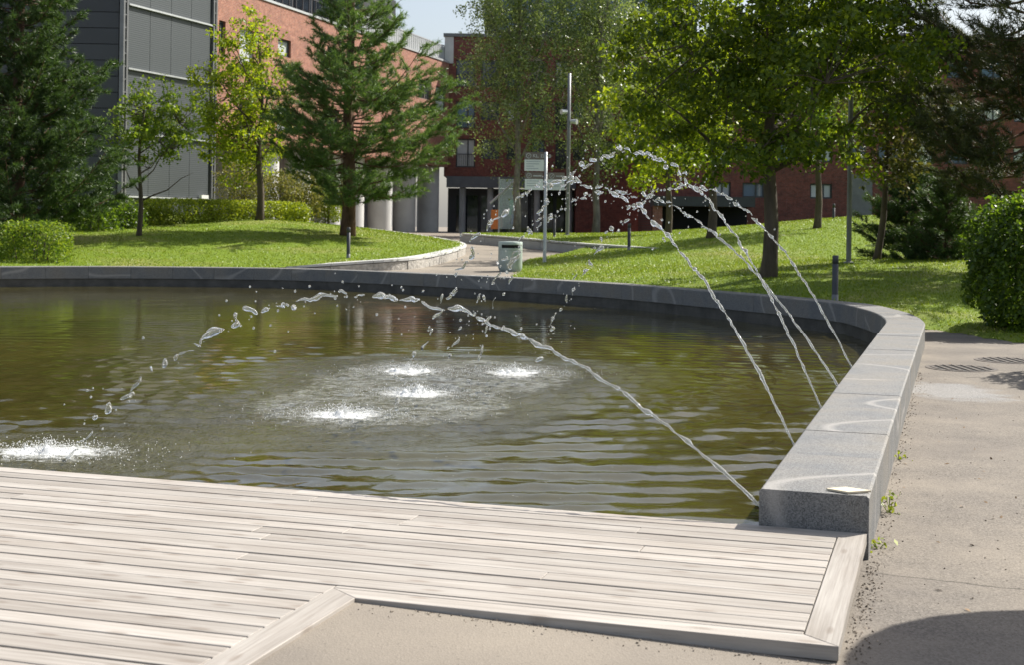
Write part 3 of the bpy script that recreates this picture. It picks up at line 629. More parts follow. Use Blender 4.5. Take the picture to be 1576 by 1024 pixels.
# --- main brick building, frontal, in its own shade
Yb = 95.0
def bx(px, py): v = P(px, py, Yb); return v.x, v.z
x0 = bx(684, 200)[0]; x1 = bx(1012, 200)[0]; Wd = x1 - x0; zr = bx(850, 58)[1]
main = thing('brick_apartment_block', 'shaded dark red brick block facing the pool with rows of dark windows', 'building', (x0, Yb, 0))
rows = [(92, 134), (156, 198), (214, 258)]; cols = [(702, 731, 0), (741, 768, 1), (780, 800, 1), (818, 838, 0), (855, 873, 0), (882, 900, 1), (922, 942, 0), (960, 982, 1)]
holes = []; wins = []
for r_, (ya, yb) in enumerate(rows):
    for ci, (xa, xb, short) in enumerate(cols):
        yb_ = yb - (13 if short and r_ else 0); a, zb = bx(xa, ya); b, za = bx(xb, yb_); zb = bx(788, ya)[1]; za = bx(788, yb_)[1]; holes.append((a - x0, b - x0, za, zb)); wins.append((a - x0, b - x0, za, zb, 'glass_blue' if (ci * 3 + r_) % 5 == 1 else ('blind' if (ci + r_ * 2) % 7 == 4 else 'glass'), not short))
zg = bx(788, 272)[1]; zg0 = bx(788, 289)[1]
mb = MB(); cells_wall(mb, Wd, zg, zr, holes); mb.add([(0, 0, zg), (Wd, 0, zg), (Wd, 14, zg), (0, 14, zg), (0, 0, zr), (Wd, 0, zr), (Wd, 14, zr), (0, 14, zr)], [(4, 5, 6, 7), (0, 4, 7, 3), (1, 2, 6, 5), (3, 7, 6, 2), (0, 3, 2, 1)]); mb.build('wall', MT['brick_dark'], main)
for wn in wins: window(main, *wn[:4], pane=wn[4], rail=wn[5])
mb = MB(); mb.box(-.15, Wd, -.12, .4, zr, zr + .22); mb.build('coping', MT['grey_metal'], main)
mb = MB(); mb.box(-.06, .55, -.05, .3, bx(690, 97)[1], zr - .02); mb.build('corner_panel', MT['concrete_light'], main)
mb = MB(); mb.box(.2, Wd * .62, -.25, .4, zg0, zg); mb.build('fascia', MT['dark_fascia'], main)
mb = MB(); mb.box(.2, Wd, 2.2, 10, 0, zg0); mb.build('ground_floor_wall', MT['dark_metal'], main)
for i in range(8):
    m2 = MB(); u = .8 + i * 1.75; m2.box(u, u + 1.5, 2.1, 2.19, .4, zg0 - .5); m2.build('shop_window', MT['glass'], main)
for u in (1.3, 3.2, 6.4, 8.6):
    m2 = MB(); m2.lathe([(.22, 0), (.22, zg0)], (u, .4), 14); m2.build('column', MT['concrete'], main, smooth=True)
mb = MB(); mb.box(Wd * .62, Wd, -.02, 2, 0, zg - .01); mb.build('ground_floor_pier', MT['brick_dark'], main)
mb = MB(); mb.box(bx(745, 0)[0] - x0, Wd + 3, 3, 12, zr, zr + 4.6); pent = mb.build('penthouse', MT['dark_metal'], main)
for i in range(9): m2 = MB(); u = 3.4 + i * 1.6; m2.box(u, u + 1.25, 2.93, 2.99, zr + .9, zr + 3.8); m2.build('pane', MT['glass_blue'], pent)
# --- right brick building behind the trees
Yr = 80.0
def rx(px, py): v = P(px, py, Yr); return v.x, v.z
x0 = rx(1018, 200)[0]; x1 = rx(1640, 200)[0]; Wd = x1 - x0; zr = rx(1330, 62)[1]
rb = thing('brick_office_building', 'long dark brick building with a canopy behind the maple and lawn', 'building', (x0, Yr, 0))
holes = []; wins = []
for ya, yb in ((90, 118), (158, 184), (222, 250), (283, 306)):
    for xa in list(range(1040, 1600, 52)):
        if ya == 283 and xa not in (1092, 1144, 1248): continue
        a = rx(xa, 200)[0] - x0; b = rx(xa + 34, 200)[0] - x0; za = rx(1330, yb)[1]; zb = rx(1330, ya)[1]
        holes.append((a, b, za, zb)); wins.append((a, b, za, zb, 'blind' if ya == 158 or (xa // 52) % 3 == 0 else 'glass_blue'))
mb = MB(); cells_wall(mb, Wd, -1, zr, holes); mb.add([(0, 0, -1), (Wd, 0, -1), (Wd, 14, -1), (0, 14, -1), (0, 0, zr), (Wd, 0, zr), (Wd, 14, zr), (0, 14, zr)], [(4, 5, 6, 7), (0, 4, 7, 3), (1, 2, 6, 5), (3, 7, 6, 2), (0, 3, 2, 1)]); mb.build('wall', MT['brick_dark'], rb)
for wn in wins: window(rb, *wn[:4], pane=wn[4])
mb = MB(); mb.box(-.15, Wd, -.12, .4, zr, zr + .3); mb.build('coping', MT['grey_metal'], rb)
for u, s_ in ((12, 1.4), (14.5, 1.8), (19, 1.5)): m2 = MB(); m2.box(u, u + s_, 3, 4.5, zr, zr + .9); m2.build('roof_unit', MT['grey_metal'], rb)
za = rx(1080, 318)[1]; a = -.6; b = rx(1152, 318)[0] - x0
mb = MB(); mb.box(a, b, -2.2, .0, za, za + .55); cn = mb.build('canopy', MT['dark_metal'], rb)
mb = MB(); mb.box(a + .1, b - .1, -.05, -.02, -1, za - .02); mb.build('shop_window', MT['black'], rb)
mb = MB(); mb.box(a, a + .5, -2.0, -1.5, -1, za); mb.build('pier', MT['brick_light'], rb)
a = rx(1308, 300)[0] - x0; b = rx(1342, 300)[0] - x0; mb = MB(); mb.box(a, b, -.08, -.02, 0, rx(1320, 268)[1]); mb.build('door', MT['grey_metal'], rb)
# ================================================================== STREET FURNITURE
def bollard(p, label, h):
    t = thing('bollard', label, 'bollard', p, 'slim steel bollards around the pool lawns')
    mb = MB(); r_ = .055; mb.lathe([(r_, -.1), (r_, h - .16), (r_ - .012, h - .155), (r_ - .012, h - .145), (r_, h - .14), (r_, h - .01), (r_ - .012, h), (.001, h + .002)], n=18); mb.build('post', MT['dark_metal'], t, smooth=True)
    mb = MB(); mb.lathe([(r_ + .004, -.1), (r_ + .004, .12), (r_, .122)], n=18); mb.build('base_sleeve', MT['grey_metal'], t, smooth=True)
bollard(P(536, 397, 41.5), 'slim steel bollard on the raised lawn island near the pine trunk', .92)
bollard(P(968, 385, 47), 'slim steel bollard on the lawn in front of the retaining wall end', .92)
q = P(1285, 462, 24.8); bollard((q.x, q.y, float(zR(np.array(q.x), np.array(q.y)))), 'dark steel bollard just behind the pool wall below the lamp post', .82)
bollard(P(853, 366, 58), 'slim bollard on the far grass behind the retaining wall by the sign', .98)
q = P(1283, 340, 56); bollard((q.x, q.y, q.z - .2), 'small pale bollard against the far brick building', .9)
def lamp(p, h, label, r_=.075, head=True):
    t = thing('lamp_post', label, 'lamp post', p)
    mb = MB(); mb.lathe([(r_, -.2), (r_ * .95, h * .6), (r_ * .8, h), (.001, h + .01)], n=16); mb.build('pole', MT['grey_metal'], t, smooth=True)
    mb = MB(); mb.lathe([(r_ * 2.2, 0), (r_ * 2.2, .03), (r_ * 1.1, .05)], n=16); mb.build('base_plate', MT['grey_metal'], t)
    if head:
        for z, s_ in ((h * .70, 1), (h * .76, -1)):
            mb = MB(); mb.tube([(0, 0, z), (.18 * s_, -.1, z + .05)], .025, 6); mb.tube([(.10 * s_, -.06, z + .02), (.34 * s_, -.2, z + .0)], [.09, .12], 10); mb.build('spotlight', MT['pale_metal'], t)
lamp(P(873, 362, 60), 7.0, 'tall grey lamp post with small spotlights on the far grass', .085)
lamp(P(1306, 405, 33), 7.2, 'dark lamp post standing on the lawn beside the maple', .062, head=False)
p = P(1421, 330, 60); t = thing('flagpole', 'tall white flagpole before the long dark brick building', 'flagpole', (p.x, p.y, 1.5))
mb = MB(); mb.lathe([(.13, -.3), (.10, 8), (.07, 14)], n=14); mb.build('pole', MT['white_paint'], t, smooth=True)
mb = MB(); mb.lathe([(.2, -.3), (.2, .25), (.13, .3)], n=14); mb.build('base_sleeve', MT['grey_metal'], t)
# sign
SY = 44.0; sp_ = P(838, 403, SY); k = SY / F
sg = thing('information_sign', 'brown and white information sign panels on a slim post by the path', 'sign', sp_)
mb = MB(); mb.lathe([(.055, -.2), (.05, 3.48), (.001, 3.49)], n=14); mb.build('post', MT['pale_metal'], sg, smooth=True)
def text_mesh(body, size):
    cu = bpy.data.curves.new('t', 'FONT'); cu.body = body; cu.size = size; cu.extrude = .002
    o = bpy.data.objects.new('t', cu); COL.objects.link(o); dg = bpy.context.evaluated_depsgraph_get(); me = bpy.data.meshes.new_from_object(o.evaluated_get(dg)); bpy.data.objects.remove(o); return me
def panel(xa, xb, ya, ym, yb, txt):
    X = lambda px: (px - 838) * k; Z = lambda py: (403 - py) * k
    mb = MB(); mb.box(X(xa), X(xb), -.09, -.05, Z(ym) + .004, Z(ya)); hd = mb.build('header_panel', MT['sign_brown'], sg)
    mb = MB(); mb.box(X(xa), X(xb), -.088, -.05, Z(yb), Z(ym)); bd_ = mb.build('text_panel', MT['sign_white'], sg)
    if txt:
        me = text_mesh(txt, .15); o = link('lettering', me, MT['pale_metal'], hd); o.location = (X(xa) + .26, -.0925, (Z(ym) + Z(ya)) / 2 - .05); o.rotation_euler = (R(90), 0, 0)
    else:                                        # blurred beyond reading in the photograph: one thin line of print
        mb = MB(); mb.box(X(xa) + .26, X(xb) - .05, -.0925, -.0905, (Z(ym) + Z(ya)) / 2 - .02, (Z(ym) + Z(ya)) / 2 + .012); mb.build('text_line', MT['pale_metal'], hd)
    cx, cz = X(xa) + .13, (Z(ym) + Z(ya)) / 2; mb = MB(); n = 20
    for i in range(n):
        a0, a1 = 6.2832 * i / n, 6.2832 * (i + 1) / n
        mb.add([(cx + r_ * math.cos(a), -.0925, cz + r_ * math.sin(a)) for a, r_ in ((a0, .066), (a1, .066), (a1, .082), (a0, .082))], [(0, 1, 2, 3)])
    mb.tube([(cx - .03, -.0935, cz - .03), (cx + .035, -.0935, cz + .035)], .008, 5); mb.build('arrow_mark', MT['pale_metal'], hd)
    for i in range(5):
        z = Z(ym) - .07 - i * .075; ln = random.uniform(.45, .85) if i not in (0,) else .9
        if z < Z(yb) + .05: break
        mb = MB(); mb.box(X(xa) + .06, X(xa) + .06 + (X(xb) - X(xa) - .12) * ln, -.0905, -.089, z, z + .022); mb.build('text_line', MT['ink'], bd_)
panel(805, 835, 234, 245.5, 263, 'KL. ELAB'); panel(806, 834, 265, 275.5, 292, ''); panel(841, 867, 265, 275.5, 292, '')
# bin
bp_ = G(785, 417, .21); bn = thing('litter_bin', 'round grey-green litter bin with slot opening beside the path', 'bin', (bp_[0], bp_[1], .2))
k = bp_[1] / F; rb_ = 18.6 * k; hb = 46 * k
mb = MB(); mb.lathe([(rb_ * .86, .0), (rb_ * .93, .05), (rb_, .12), (rb_ * 1.0, hb * .72)], n=32); mb.build('body', MT['bin'], bn, smooth=True)
mb = MB(); n = 40
prof = [(rb_ * 1.0, hb * .725), (rb_ * 1.0, hb * .79), (rb_ * 1.0, hb * .90), (rb_ * 1.0, hb * .985), (rb_ * .97, hb), (.001, hb + .012)]
vs = [(r_ * math.cos(6.2832 * i / n), r_ * math.sin(6.2832 * i / n), z) for r_, z in prof for i in range(n)]
fs = []
for j in range(len(prof) - 1):
    for i in range(n):
        if j == 1 and math.cos(6.2832 * (i + .5) / n - R(-86)) > .66: continue      # the slot
        fs.append((j * n + i, j * n + (i + 1) % n, (j + 1) * n + (i + 1) % n, (j + 1) * n + i))
mb.add(vs, fs).build('hood', MT['bin'], bn, smooth=True)
mb = MB(); mb.lathe([(rb_ * .9, .1), (rb_ * .9, hb * .93)], n=24); mb.build('liner', MT['black'], bn, smooth=True)
# round drain grates in the path
def grate(px, py, dia, label):
    x, y = G(px, py, 0); t = thing('drain_grate', label, 'drain grate', (x, y, .0)); r_ = dia / 2
    mb = MB(); n = 32
    for i in range(n):
        a0, a1 = 6.2832 * i / n, 6.2832 * (i + 1) / n
        mb.add([(q * math.cos(a), q * math.sin(a), z) for a in (a0, a1) for q, z in ((r_ * .84, .006), (r_, .006), (r_ * 1.02, -.01))], [(0, 1, 4, 3), (1, 2, 5, 4)])
    mb.build('rim', MT['iron'], t)
    mb = MB(); mb.lathe([(.001, -.0), (r_ * .85, .0)], n=24); mb.build('sump', MT['black'], t, loc=(0, 0, .003))
    for i in range(7):
        xx = -r_ * .78 + r_ * 1.56 * i / 6; hl = math.sqrt(max(.0, (r_ * .84) ** 2 - xx * xx)); mb = MB(); mb.box(xx - .017, xx + .017, -hl, hl, .0035, .011); mb.build('bar', MT['iron'], t)
grate(1480, 568, .78, 'round iron drain grate close to the outer face of the pool wall'); grate(1552, 556, .78, 'round iron drain grate further out on the path by the big bush')
# pale tile lying on the end block
x, y = G(1306, 757, ZT); mb = MB(); s_ = .075
mb.add([(-.105, .01, 0), (-.02, -.075, 0), (.10, -.03, 0), (.0, .055, 0), (-.105, .01, .009), (-.02, -.075, .009), (.10, -.03, .009), (.0, .055, .009)], [(3, 2, 1, 0), (4, 5, 6, 7), (0, 1, 5, 4), (1, 2, 6, 5), (2, 3, 7, 6), (3, 0, 4, 7)])
tag(mb.build('stone_tile', MT['tile'], loc=(x, y, ZT + .002)), 'cream diamond-shaped tile lying on the end block of the pool wall', 'tile')
# glass shelter and posters by the entrance
p = P(781, 366, 78); sh = thing('glass_shelter', 'small glass shelter with a tilted pane by the dark entrance', 'shelter', (p.x, p.y, .8)); k = 78 / F
for dx in (-.5, .45): mb = MB(); mb.box(dx - .04, dx + .04, -.04, .04, 0, 3.4); mb.build('post', MT['pale_metal'], sh)
mb = MB(); mb.box(-.46, .41, -.01, .01, .5, 3.3); mb.build('glass_pane', MT['clear_glass'], sh)
mb = MB(); mb.tube([(-1.0, -.3, 1.9), (.3, -.3, 3.1)], .07, 8); mb.build('brace', MT['pale_metal'], sh)
for px, py, mt_, hh, lb in ((762, 352, 'poster_orange', 1.1, 'orange poster board by the entrance'), (790, 330, 'poster_green', .9, 'green notice board at the glass shelter'), (793, 345, 'poster_blue', .9, 'blue notice board below the green one at the entrance')):
    q = P(px, py, 79 if mt_ == 'poster_orange' else 84); t = thing('notice_board', lb, 'board', (q.x, q.y, .9))
    mb = MB(); mb.box(-.24, .24, -.02, .02, q.z - .9, q.z - .9 + hh); mb.build('panel', MT[mt_], t)
    mb = MB(); mb.box(-.26, -.22, -.01, .03, 0, q.z - .9 + hh).box(.22, .26, -.01, .03, 0, q.z - .9 + hh); mb.build('leg', MT['grey_metal'], t)
# unseen sunshade, added out of frame to cast the round shadow on the path
kx, ky = math.sin(R(SUN_AZ)) / math.tan(R(SUN_EL)), math.cos(R(SUN_AZ)) / math.tan(R(SUN_EL))
pz = 2.35; pc = (2.42 + kx * pz, 4.25 + ky * pz)
pr_ = thing('shadow_parasol', 'unseen cream sunshade added beside the path to cast a round shadow', 'shadow_parasol', (pc[0], pc[1], 0))
mb = MB(); mb.lathe([(.02, 0), (.02, 2.75)], n=10); mb.build('pole', MT['pale_metal'], pr_, smooth=True)
mb = MB(); mb.lathe([(1.42, pz - .02), (1.4, pz), (.9, pz + .2), (.4, pz + .36), (.03, pz + .46)], n=32); mb.build('canopy', MT['tile'], pr_)
mb = MB(); mb.lathe([(.25, 0), (.25, .07), (.05, .1)], n=20); mb.build('base', MT['concrete'], pr_)
# ================================================================== TREES
def unit(v): return v / np.maximum(np.linalg.norm(v, axis=-1, keepdims=True), 1e-9)
def leaf_verts(C, size, up=.5, aspect=.62):
    n = len(C); N = unit(rng.normal(size=(n, 3)) + np.array([0, 0, up])); T = unit(np.cross(N, rng.normal(size=(n, 3)))); B = np.cross(N, T)
    s = (size * rng.uniform(.65, 1.3, n))[:, None]; droop = np.array([0, 0, -.12]) * s
    return np.stack([C - T * s * .5, C + B * s * aspect * .5, C + T * s * .5 + droop, C - B * s * aspect * .5], 1).reshape(-1, 3)
def broadleaf(name, label, base, h, cz, rx_, rz_, trunk_r, ncl, per, leaf, mat, bark='bark', cat='tree', lean=(0, 0), clr=.42, group=None, fork=.32, limbs=11, shift=(0, 0), flat=.75, up=.5, lobe=.2):
    """cz: crown centre height above base; rx_, rz_: crown radii"""
    t = thing(name, label, cat, base, group); wood_ = MB(); ln = Vector((lean[0], lean[1], 0))
    axis = lambda z: Vector((lean[0] * z / h + .05 * math.sin(z * 1.7), lean[1] * z / h + .05 * math.cos(z * 1.3), z))
    zs = np.linspace(-.25, h * .82, 12); wood_.tube([axis(z) for z in zs], [trunk_r * (1.35 if z < 0 else 1) * (1 - .86 * max(z, 0) / (h * .82)) + .008 for z in zs], 10)
    cc = np.array([shift[0] + lean[0] * cz / h, shift[1] + lean[1] * cz / h, cz])
    # cluster centres, denser towards the outside, uneven outline
    d = unit(rng.normal(size=(ncl, 3))); lob = 1 + lobe * np.sin(d[:, 0] * 5 + 1.3) * np.cos(d[:, 1] * 4 + d[:, 2] * 5) + rng.normal(0, .07, ncl)
    r_ = rng.random(ncl) ** (1 / 2.3) * lob; C = cc + d * np.array([rx_, rx_, rz_]) * r_[:, None]
    z0 = cz - rz_
    lim = []
    for i in range(limbs):
        zf = fork * h + (h * .78 - fork * h) * (i / limbs) ** 1.1; a = i * 2.4 + rng.random() * .6; st = axis(zf)
        fr = 1 - .55 * i / limbs; ext = rx_ * .82 * fr; en = Vector((cc[0] + math.cos(a) * ext, cc[1] + math.sin(a) * ext, min(zf + rz_ * (.35 + .5 * rng.random()), cz + rz_ * .8)))
        m_ = st.lerp(en, .5) + Vector((0, 0, -.12 * rx_ + .1)); pts = [st, st.lerp(m_, .5) + Vector((0, 0, .02)), m_, m_.lerp(en, .55) + Vector((0, 0, .08)), en]
        r0 = trunk_r * .42 * (1 - .5 * i / limbs); wood_.tube(pts, [r0, r0 * .8, r0 * .6, r0 * .4, r0 * .15], 6); lim += [np.array(pts[j].lerp(pts[j + 1], f_)) for j in range(1, 4) for f_ in (0, .5)] + [np.array(en)]
    lim = np.array(lim + [np.array(axis(z)) for z in np.linspace(max(fork * h, z0), h * .8, 8)])
    for c in C[::max(1, ncl // 170)]:
        j = np.argmin(((lim - c) ** 2).sum(1)); a = Vector(lim[j]); b = Vector(c); m_ = a.lerp(b, .5) + Vector(rng.normal(0, .06, 3)); wood_.tube([a, m_, b], [.016, .011, .004], 4, cap=False)
    wood_.build('trunk', MT[bark], t, smooth=True)
    n = ncl * per; idx = rng.integers(0, ncl, n); rad = clr * (.6 + .8 * rng.random(ncl))
    off = unit(rng.normal(size=(n, 3))) * (rng.random(n) ** .5)[:, None] * rad[idx][:, None] * np.array([1, 1, flat])
    link('crown', npmesh('crown', leaf_verts(C[idx] + off, leaf, up), 4), MT[mat], t)
    return t
def needle_verts(C, Dr, per, ln, wd_, spread=.75):
    n = len(C) * per; c = np.repeat(C, per, 0); d = np.repeat(Dr, per, 0); d = unit(d * rng.uniform(.25, 1.1, (n, 1)) + unit(rng.normal(size=(n, 3))) * spread)
    st = c + np.repeat(Dr, per, 0) * (rng.uniform(-.10, .08, n))[:, None]; s = unit(np.cross(d, rng.normal(size=(n, 3)))) * wd_; L_ = (ln * rng.uniform(.7, 1.2, n))[:, None]
    return np.stack([st - s, st + s, st + d * L_], 1).reshape(-1, 3)
def pine(name, label, base, h, prof, trunk_r, mat, whorl=.42, nb=6, per=20, ln=.16, wd_=.006, z_first=1.2, density=1.0, droop=.10, lean=(0, 0), bark='bark_pine', cat='tree', skew=(0, 0), ztop=None):
    """prof: [(z, branch length)]"""
    t = thing(name, label, cat, base); wd = MB(); axis = lambda z: Vector((lean[0] * (max(z, 0) / h) ** 1.3 + .04 * math.sin(z), lean[1] * z / h, z))
    zs = np.linspace(-.3, h, 14); wd.tube([axis(z) for z in zs], [trunk_r * (1.25 if z < 0 else 1) * (1 - .93 * max(z, 0) / h) + .01 for z in zs], 10)
    Cs, Ds = [], []; z = z_first; k = 0
    while z < h - .15:
        Lb = np.interp(z, [p[0] for p in prof], [p[1] for p in prof])
        for i in range(nb):
            a = 6.2832 * (i + rng.random() * .7) / nb + k * .9; L_ = Lb * rng.uniform(.45, 1.15); L_ *= 1 + skew[0] * math.cos(a) + skew[1] * math.sin(a)
            o = axis(z + rng.uniform(-.15, .15)); rise = rng.uniform(-.08, .42) + .35 * (z / h) ** 2; dirh = Vector((math.cos(a), math.sin(a), 0)); m = 6
            pts = [o + dirh * L_ * q / m + Vector((0, 0, L_ * (rise * (q / m) - droop * math.sin(3.14 * q / m) + .16 * (q / m) ** 3))) for q in range(m + 1)]
            r0 = .012 + .018 * L_ / 3; wd.tube(pts, [r0 * (1 - .85 * q / m) + .003 for q in range(m + 1)], 5, cap=False)
            nsub = max(4, int(L_ * 6.5 * density))
            for j in range(nsub):
                f_ = .28 + .72 * (j + rng.random()) / nsub; q = min(f_ * m, m - .001); p = pts[int(q)].lerp(pts[int(q) + 1], q - int(q)); sd_ = 1 if rng.random() < .5 else -1
                sa = a + sd_ * rng.uniform(.35, 1.15); sl_ = L_ * rng.uniform(.14, .34) * (1.25 - f_ * .6); e = p + Vector((math.cos(sa), math.sin(sa), rng.uniform(-.15, .75))) * sl_
                wd.tube([p, e], [.008, .003], 3, cap=False); nt_ = max(2, int(sl_ * 9 * density) + 1); dv = np.array((e - p).normalized()) + np.array([0, 0, .25])
                for q2 in range(nt_): ff = (q2 + 1) / nt_; Cs.append(np.array(p.lerp(e, ff)) + rng.normal(0, .03, 3)); Ds.append(dv)
            Cs.append(np.array(pts[-1])); Ds.append(np.array(dirh) + np.array([0, 0, .5]))
        z += whorl * (1 - .35 * z / h); k += 1
    Cs.append(np.array(axis(h))); Ds.append(np.array([0, 0, 1.0]))
    wd.build('trunk', MT[bark], t, smooth=True)
    link('crown', npmesh('crown', needle_verts(np.array(Cs), unit(np.array(Ds)), per, ln, wd_), 3), MT[mat], t); return t
def zl(px, py, Y, f=None):
    q = P(px, py, Y); return (q.x, q.y, q.z - .02)
# left side
pine('pine_tree', 'big dark pine standing behind the clipped bush', (-14.6, 41, .5), 14, [(0, 2.9), (2, 3.1), (4, 2.5), (6, 1.9), (9, 1.8), (14, .9)], .2, 'needle_dark', whorl=.38, nb=8, per=24, ln=.18, wd_=.011, z_first=.7)
broadleaf('young_cherry_tree', 'small open-branched tree in front of the louvre screen', zl(213, 362, 46), 5.3, 3.75, 1.75, 1.35, .085, 140, 40, .12, 'cherry', lean=(.1, 0), clr=.30, fork=.22, limbs=9, shift=(.3, 0), up=.3)
broadleaf('lime_tree', 'bright yellow-green tree between the hedge and the lawn island', zl(399, 338, 55), 8.2, 4.7, 2.05, 3.3, .15, 260, 48, .14, 'lime', clr=.42, fork=.28, limbs=12, shift=(-.7, 0), up=.3)
pine('pine_tree', 'full dark green pine on the raised lawn island', zl(535, 363, 50), 12.6, [(0, 2.4), (1.2, 2.9), (3.2, 3.4), (4.5, 3.1), (6, 2.2), (8, 1.5), (10.5, .95), (12.6, .25)], .26, 'needle', whorl=.44, nb=7, per=24, ln=.19, wd_=.010, density=.85, z_first=1.35, skew=(.14, 0))
# middle: two tall grey-green trees in front of the brick block
for px, Y, lb, rr in ((795, 74, 'tall grey-green birch behind the information sign before the brick block', 2.7), (917, 76, 'tall grey-green birch between the spotlit lamp post and the maple', 2.5)):
    q = P(px, 350, Y); broadleaf('birch_tree', lb, (q.x, q.y, .9), 19, 11.0, rr * 1.12, 7.8, .2, 560, 56, .14, 'birch', bark='bark_pale', clr=.6, fork=.2, limbs=16, up=.2, flat=1.1)
# right side
broadleaf('maple_tree', 'large maple with broad dark green crown on the lawn behind the pool', zl(1183, 425, 29.5), 8.6, 5.0, 3.35, 2.95, .165, 430, 95, .125, 'maple', clr=.46, fork=.26, limbs=14, up=.5, lobe=.3, flat=.6)
broadleaf('lime_tree', 'backlit yellow-green tree behind the maple near the canopy', zl(1095, 365, 48), 7.6, 4.6, 2.6, 2.6, .16, 200, 44, .16, 'lime', clr=.5, fork=.3, limbs=9, shift=(-1.0, 0))
broadleaf('lime_tree', 'slender green tree close to the far brick wall with white window', zl(1258, 351, 50), 7.5, 5.0, 2.2, 2.4, .13, 170, 44, .16, 'cherry', clr=.5, fork=.35, limbs=8)
broadleaf('lime_tree', 'bright green tree at the brick corner beside the canopy', zl(1028, 363, 58), 7.0, 4.4, 2.0, 2.4, .15, 150, 40, .17, 'lime', clr=.5, fork=.3, limbs=8)
broadleaf('olive_toned_tree', 'leaning thin-trunked tree beside the dark lamp post', zl(1350, 398, 34), 5.6, 3.6, 1.15, 1.9, .085, 130, 44, .12, 'olive', lean=(.5, 0), clr=.36, fork=.35, limbs=8)
pine('pine_tree', 'sparse dark pine with long drooping boughs behind the tall bush', (11.0, 29.5, .7), 10.5, [(0, 2.0), (2, 2.9), (5, 3.3), (8, 2.6), (10.5, 1.2)], .2, 'needle_olive', whorl=.52, nb=7, per=22, ln=.16, wd_=.008, z_first=1.7, density=1.0, droop=.18, lean=(.5, 0), skew=(-.12, 0))
for px, py, Y, h, rr, lb in ((1400, 404, 36, 2.7, 1.25, 'low dark spruce under the leaning tree'), (1455, 410, 33.5, 2.3, 1.15, 'low dark spruce beside the big clipped bush')):
    q = P(px, py, Y); pine('spruce_shrub', lb, (q.x, q.y, q.z - .1), h, [(0, rr), (h * .4, rr * .9), (h, .2)], .06, 'needle_dark', whorl=.2, nb=8, per=20, ln=.10, wd_=.007, z_first=.12, density=1.9, droop=.05, cat='shrub')
# hedges and shrubs: leaves spread through the outer layer of a lumpy volume
def shrub(name, label, c, half, n, leaf, mat, rz=0, power=4.0, cat='bush', lump=.10, fill=.35, group=None, stems=6):
    t = thing(name, label, cat, (c[0], c[1], c[2]), group, rz=rz); d = unit(rng.normal(size=(n, 3))); hx, hy, hz = half
    e = (np.abs(d[:, 0]) ** power + np.abs(d[:, 1]) ** power + np.abs(d[:, 2]) ** power) ** (-1 / power); r_ = e * (1 - fill * rng.random(n) ** 2.2)
    r_ *= 1 + lump * np.sin(d[:, 0] * 9 + hx * 3) * np.cos(d[:, 2] * 7 + d[:, 1] * 8) + rng.normal(0, .035, n)
    Q = d * r_[:, None] * np.array([hx, hy, hz]) + np.array([0, 0, hz]); Q = Q[Q[:, 2] > -.02]
    for i in range(int(14 + 22 * hx) if power < 8 else 60):              # stray shoots
        k = rng.integers(0, len(Q)); k = k if Q[k, 2] > hz * .9 else rng.integers(0, len(Q)); o_ = Q[k] - np.array([0, 0, hz]); dr_ = unit(o_ * np.array([.6, .6, .4]) + np.array([0, 0, .55 * hz])); m_ = rng.integers(5, 12)
        Q = np.concatenate([Q, Q[k] + dr_ * (np.linspace(0, rng.uniform(.08, .24), m_))[:, None] + rng.normal(0, leaf * .22, (m_, 3))])
    wd = MB()
    for i in range(stems):
        a = rng.random() * 6.28; b = Vector((math.cos(a) * hx * .6 * rng.random(), math.sin(a) * hy * .6 * rng.random(), 0)); wd.tube([b + Vector((0, 0, -.1)), b * 1.2 + Vector((0, 0, hz * .8)), b * 1.4 + Vector((0, 0, hz * 1.5))], [.03, .02, .008], 5)
    wd.build('stem', MT['bark'], t); link('foliage', npmesh('foliage', leaf_verts(Q, leaf, .4), 4), MT[mat], t); return t
q0, q1 = P(216, 360, 52), P(465, 343, 58); hl = math.hypot(q1.x - q0.x, q1.y - q0.y); hz_ = math.atan2(q1.y - q0.y, q1.x - q0.x)
shrub('hedge', 'long clipped yellow-green hedge in front of the metal building', ((q0.x + q1.x) / 2, (q0.y + q1.y) / 2, 1.3), (hl / 2, .55, .52), 22000, .09, 'hedge', hz_, 9, 'hedge', .05, .3, stems=24)
q = P(52, 408, 38.2); shrub('clipped_bush', 'rounded clipped bush behind the pool wall under the big dark pine', (q.x, q.y, q.z - .05), (.9, .8, .62), 7500, .07, 'cherry', 0, 6, lump=.05)
q = P(6, 408, 38.6); shrub('clipped_bush', 'darker shaded bush with bare stems at the foot of the big dark pine', (q.x - .3, q.y + .5, q.z), (.5, .6, .62), 3000, .075, 'bush', 0, 3, stems=9)
for i, (px, py, Y, hw, hh, mt_, lb) in enumerate([(140, 368, 48, 1.0, .85, 'bush', 'dark leafy shrub between the big dark pine and small open-branched tree'), (188, 362, 50, .8, .75, 'bush', 'dark leafy shrub directly behind the small open-branched tree'), (372, 325, 60, 1.1, 1.25, 'shrub', 'pale willow-like shrub rising behind the hedge'), (430, 325, 61, 1.0, 1.0, 'shrub', 'yellowing shrub behind the hedge end'), (470, 335, 62, .9, 1.15, 'shrub', 'orange-tinged shrub between hedge end and pine trunk'), (505, 335, 63, .8, .9, 'hedge', 'small green shrub beside the pine trunk')]):
    q = P(px, py, Y); shrub('garden_shrub', lb, (q.x, q.y, q.z - .2), (hw, hw * .8, hh), 3600, .10, mt_, 0, 2.2, lump=.2, fill=.7)
shrub('tall_bush', 'tall dense bush with bright top at the path edge', (7.95, 20.9, 0), (1.0, 1.0, 1.06), 20000, .085, 'bush', 0, 2.5, lump=.12, fill=.35)
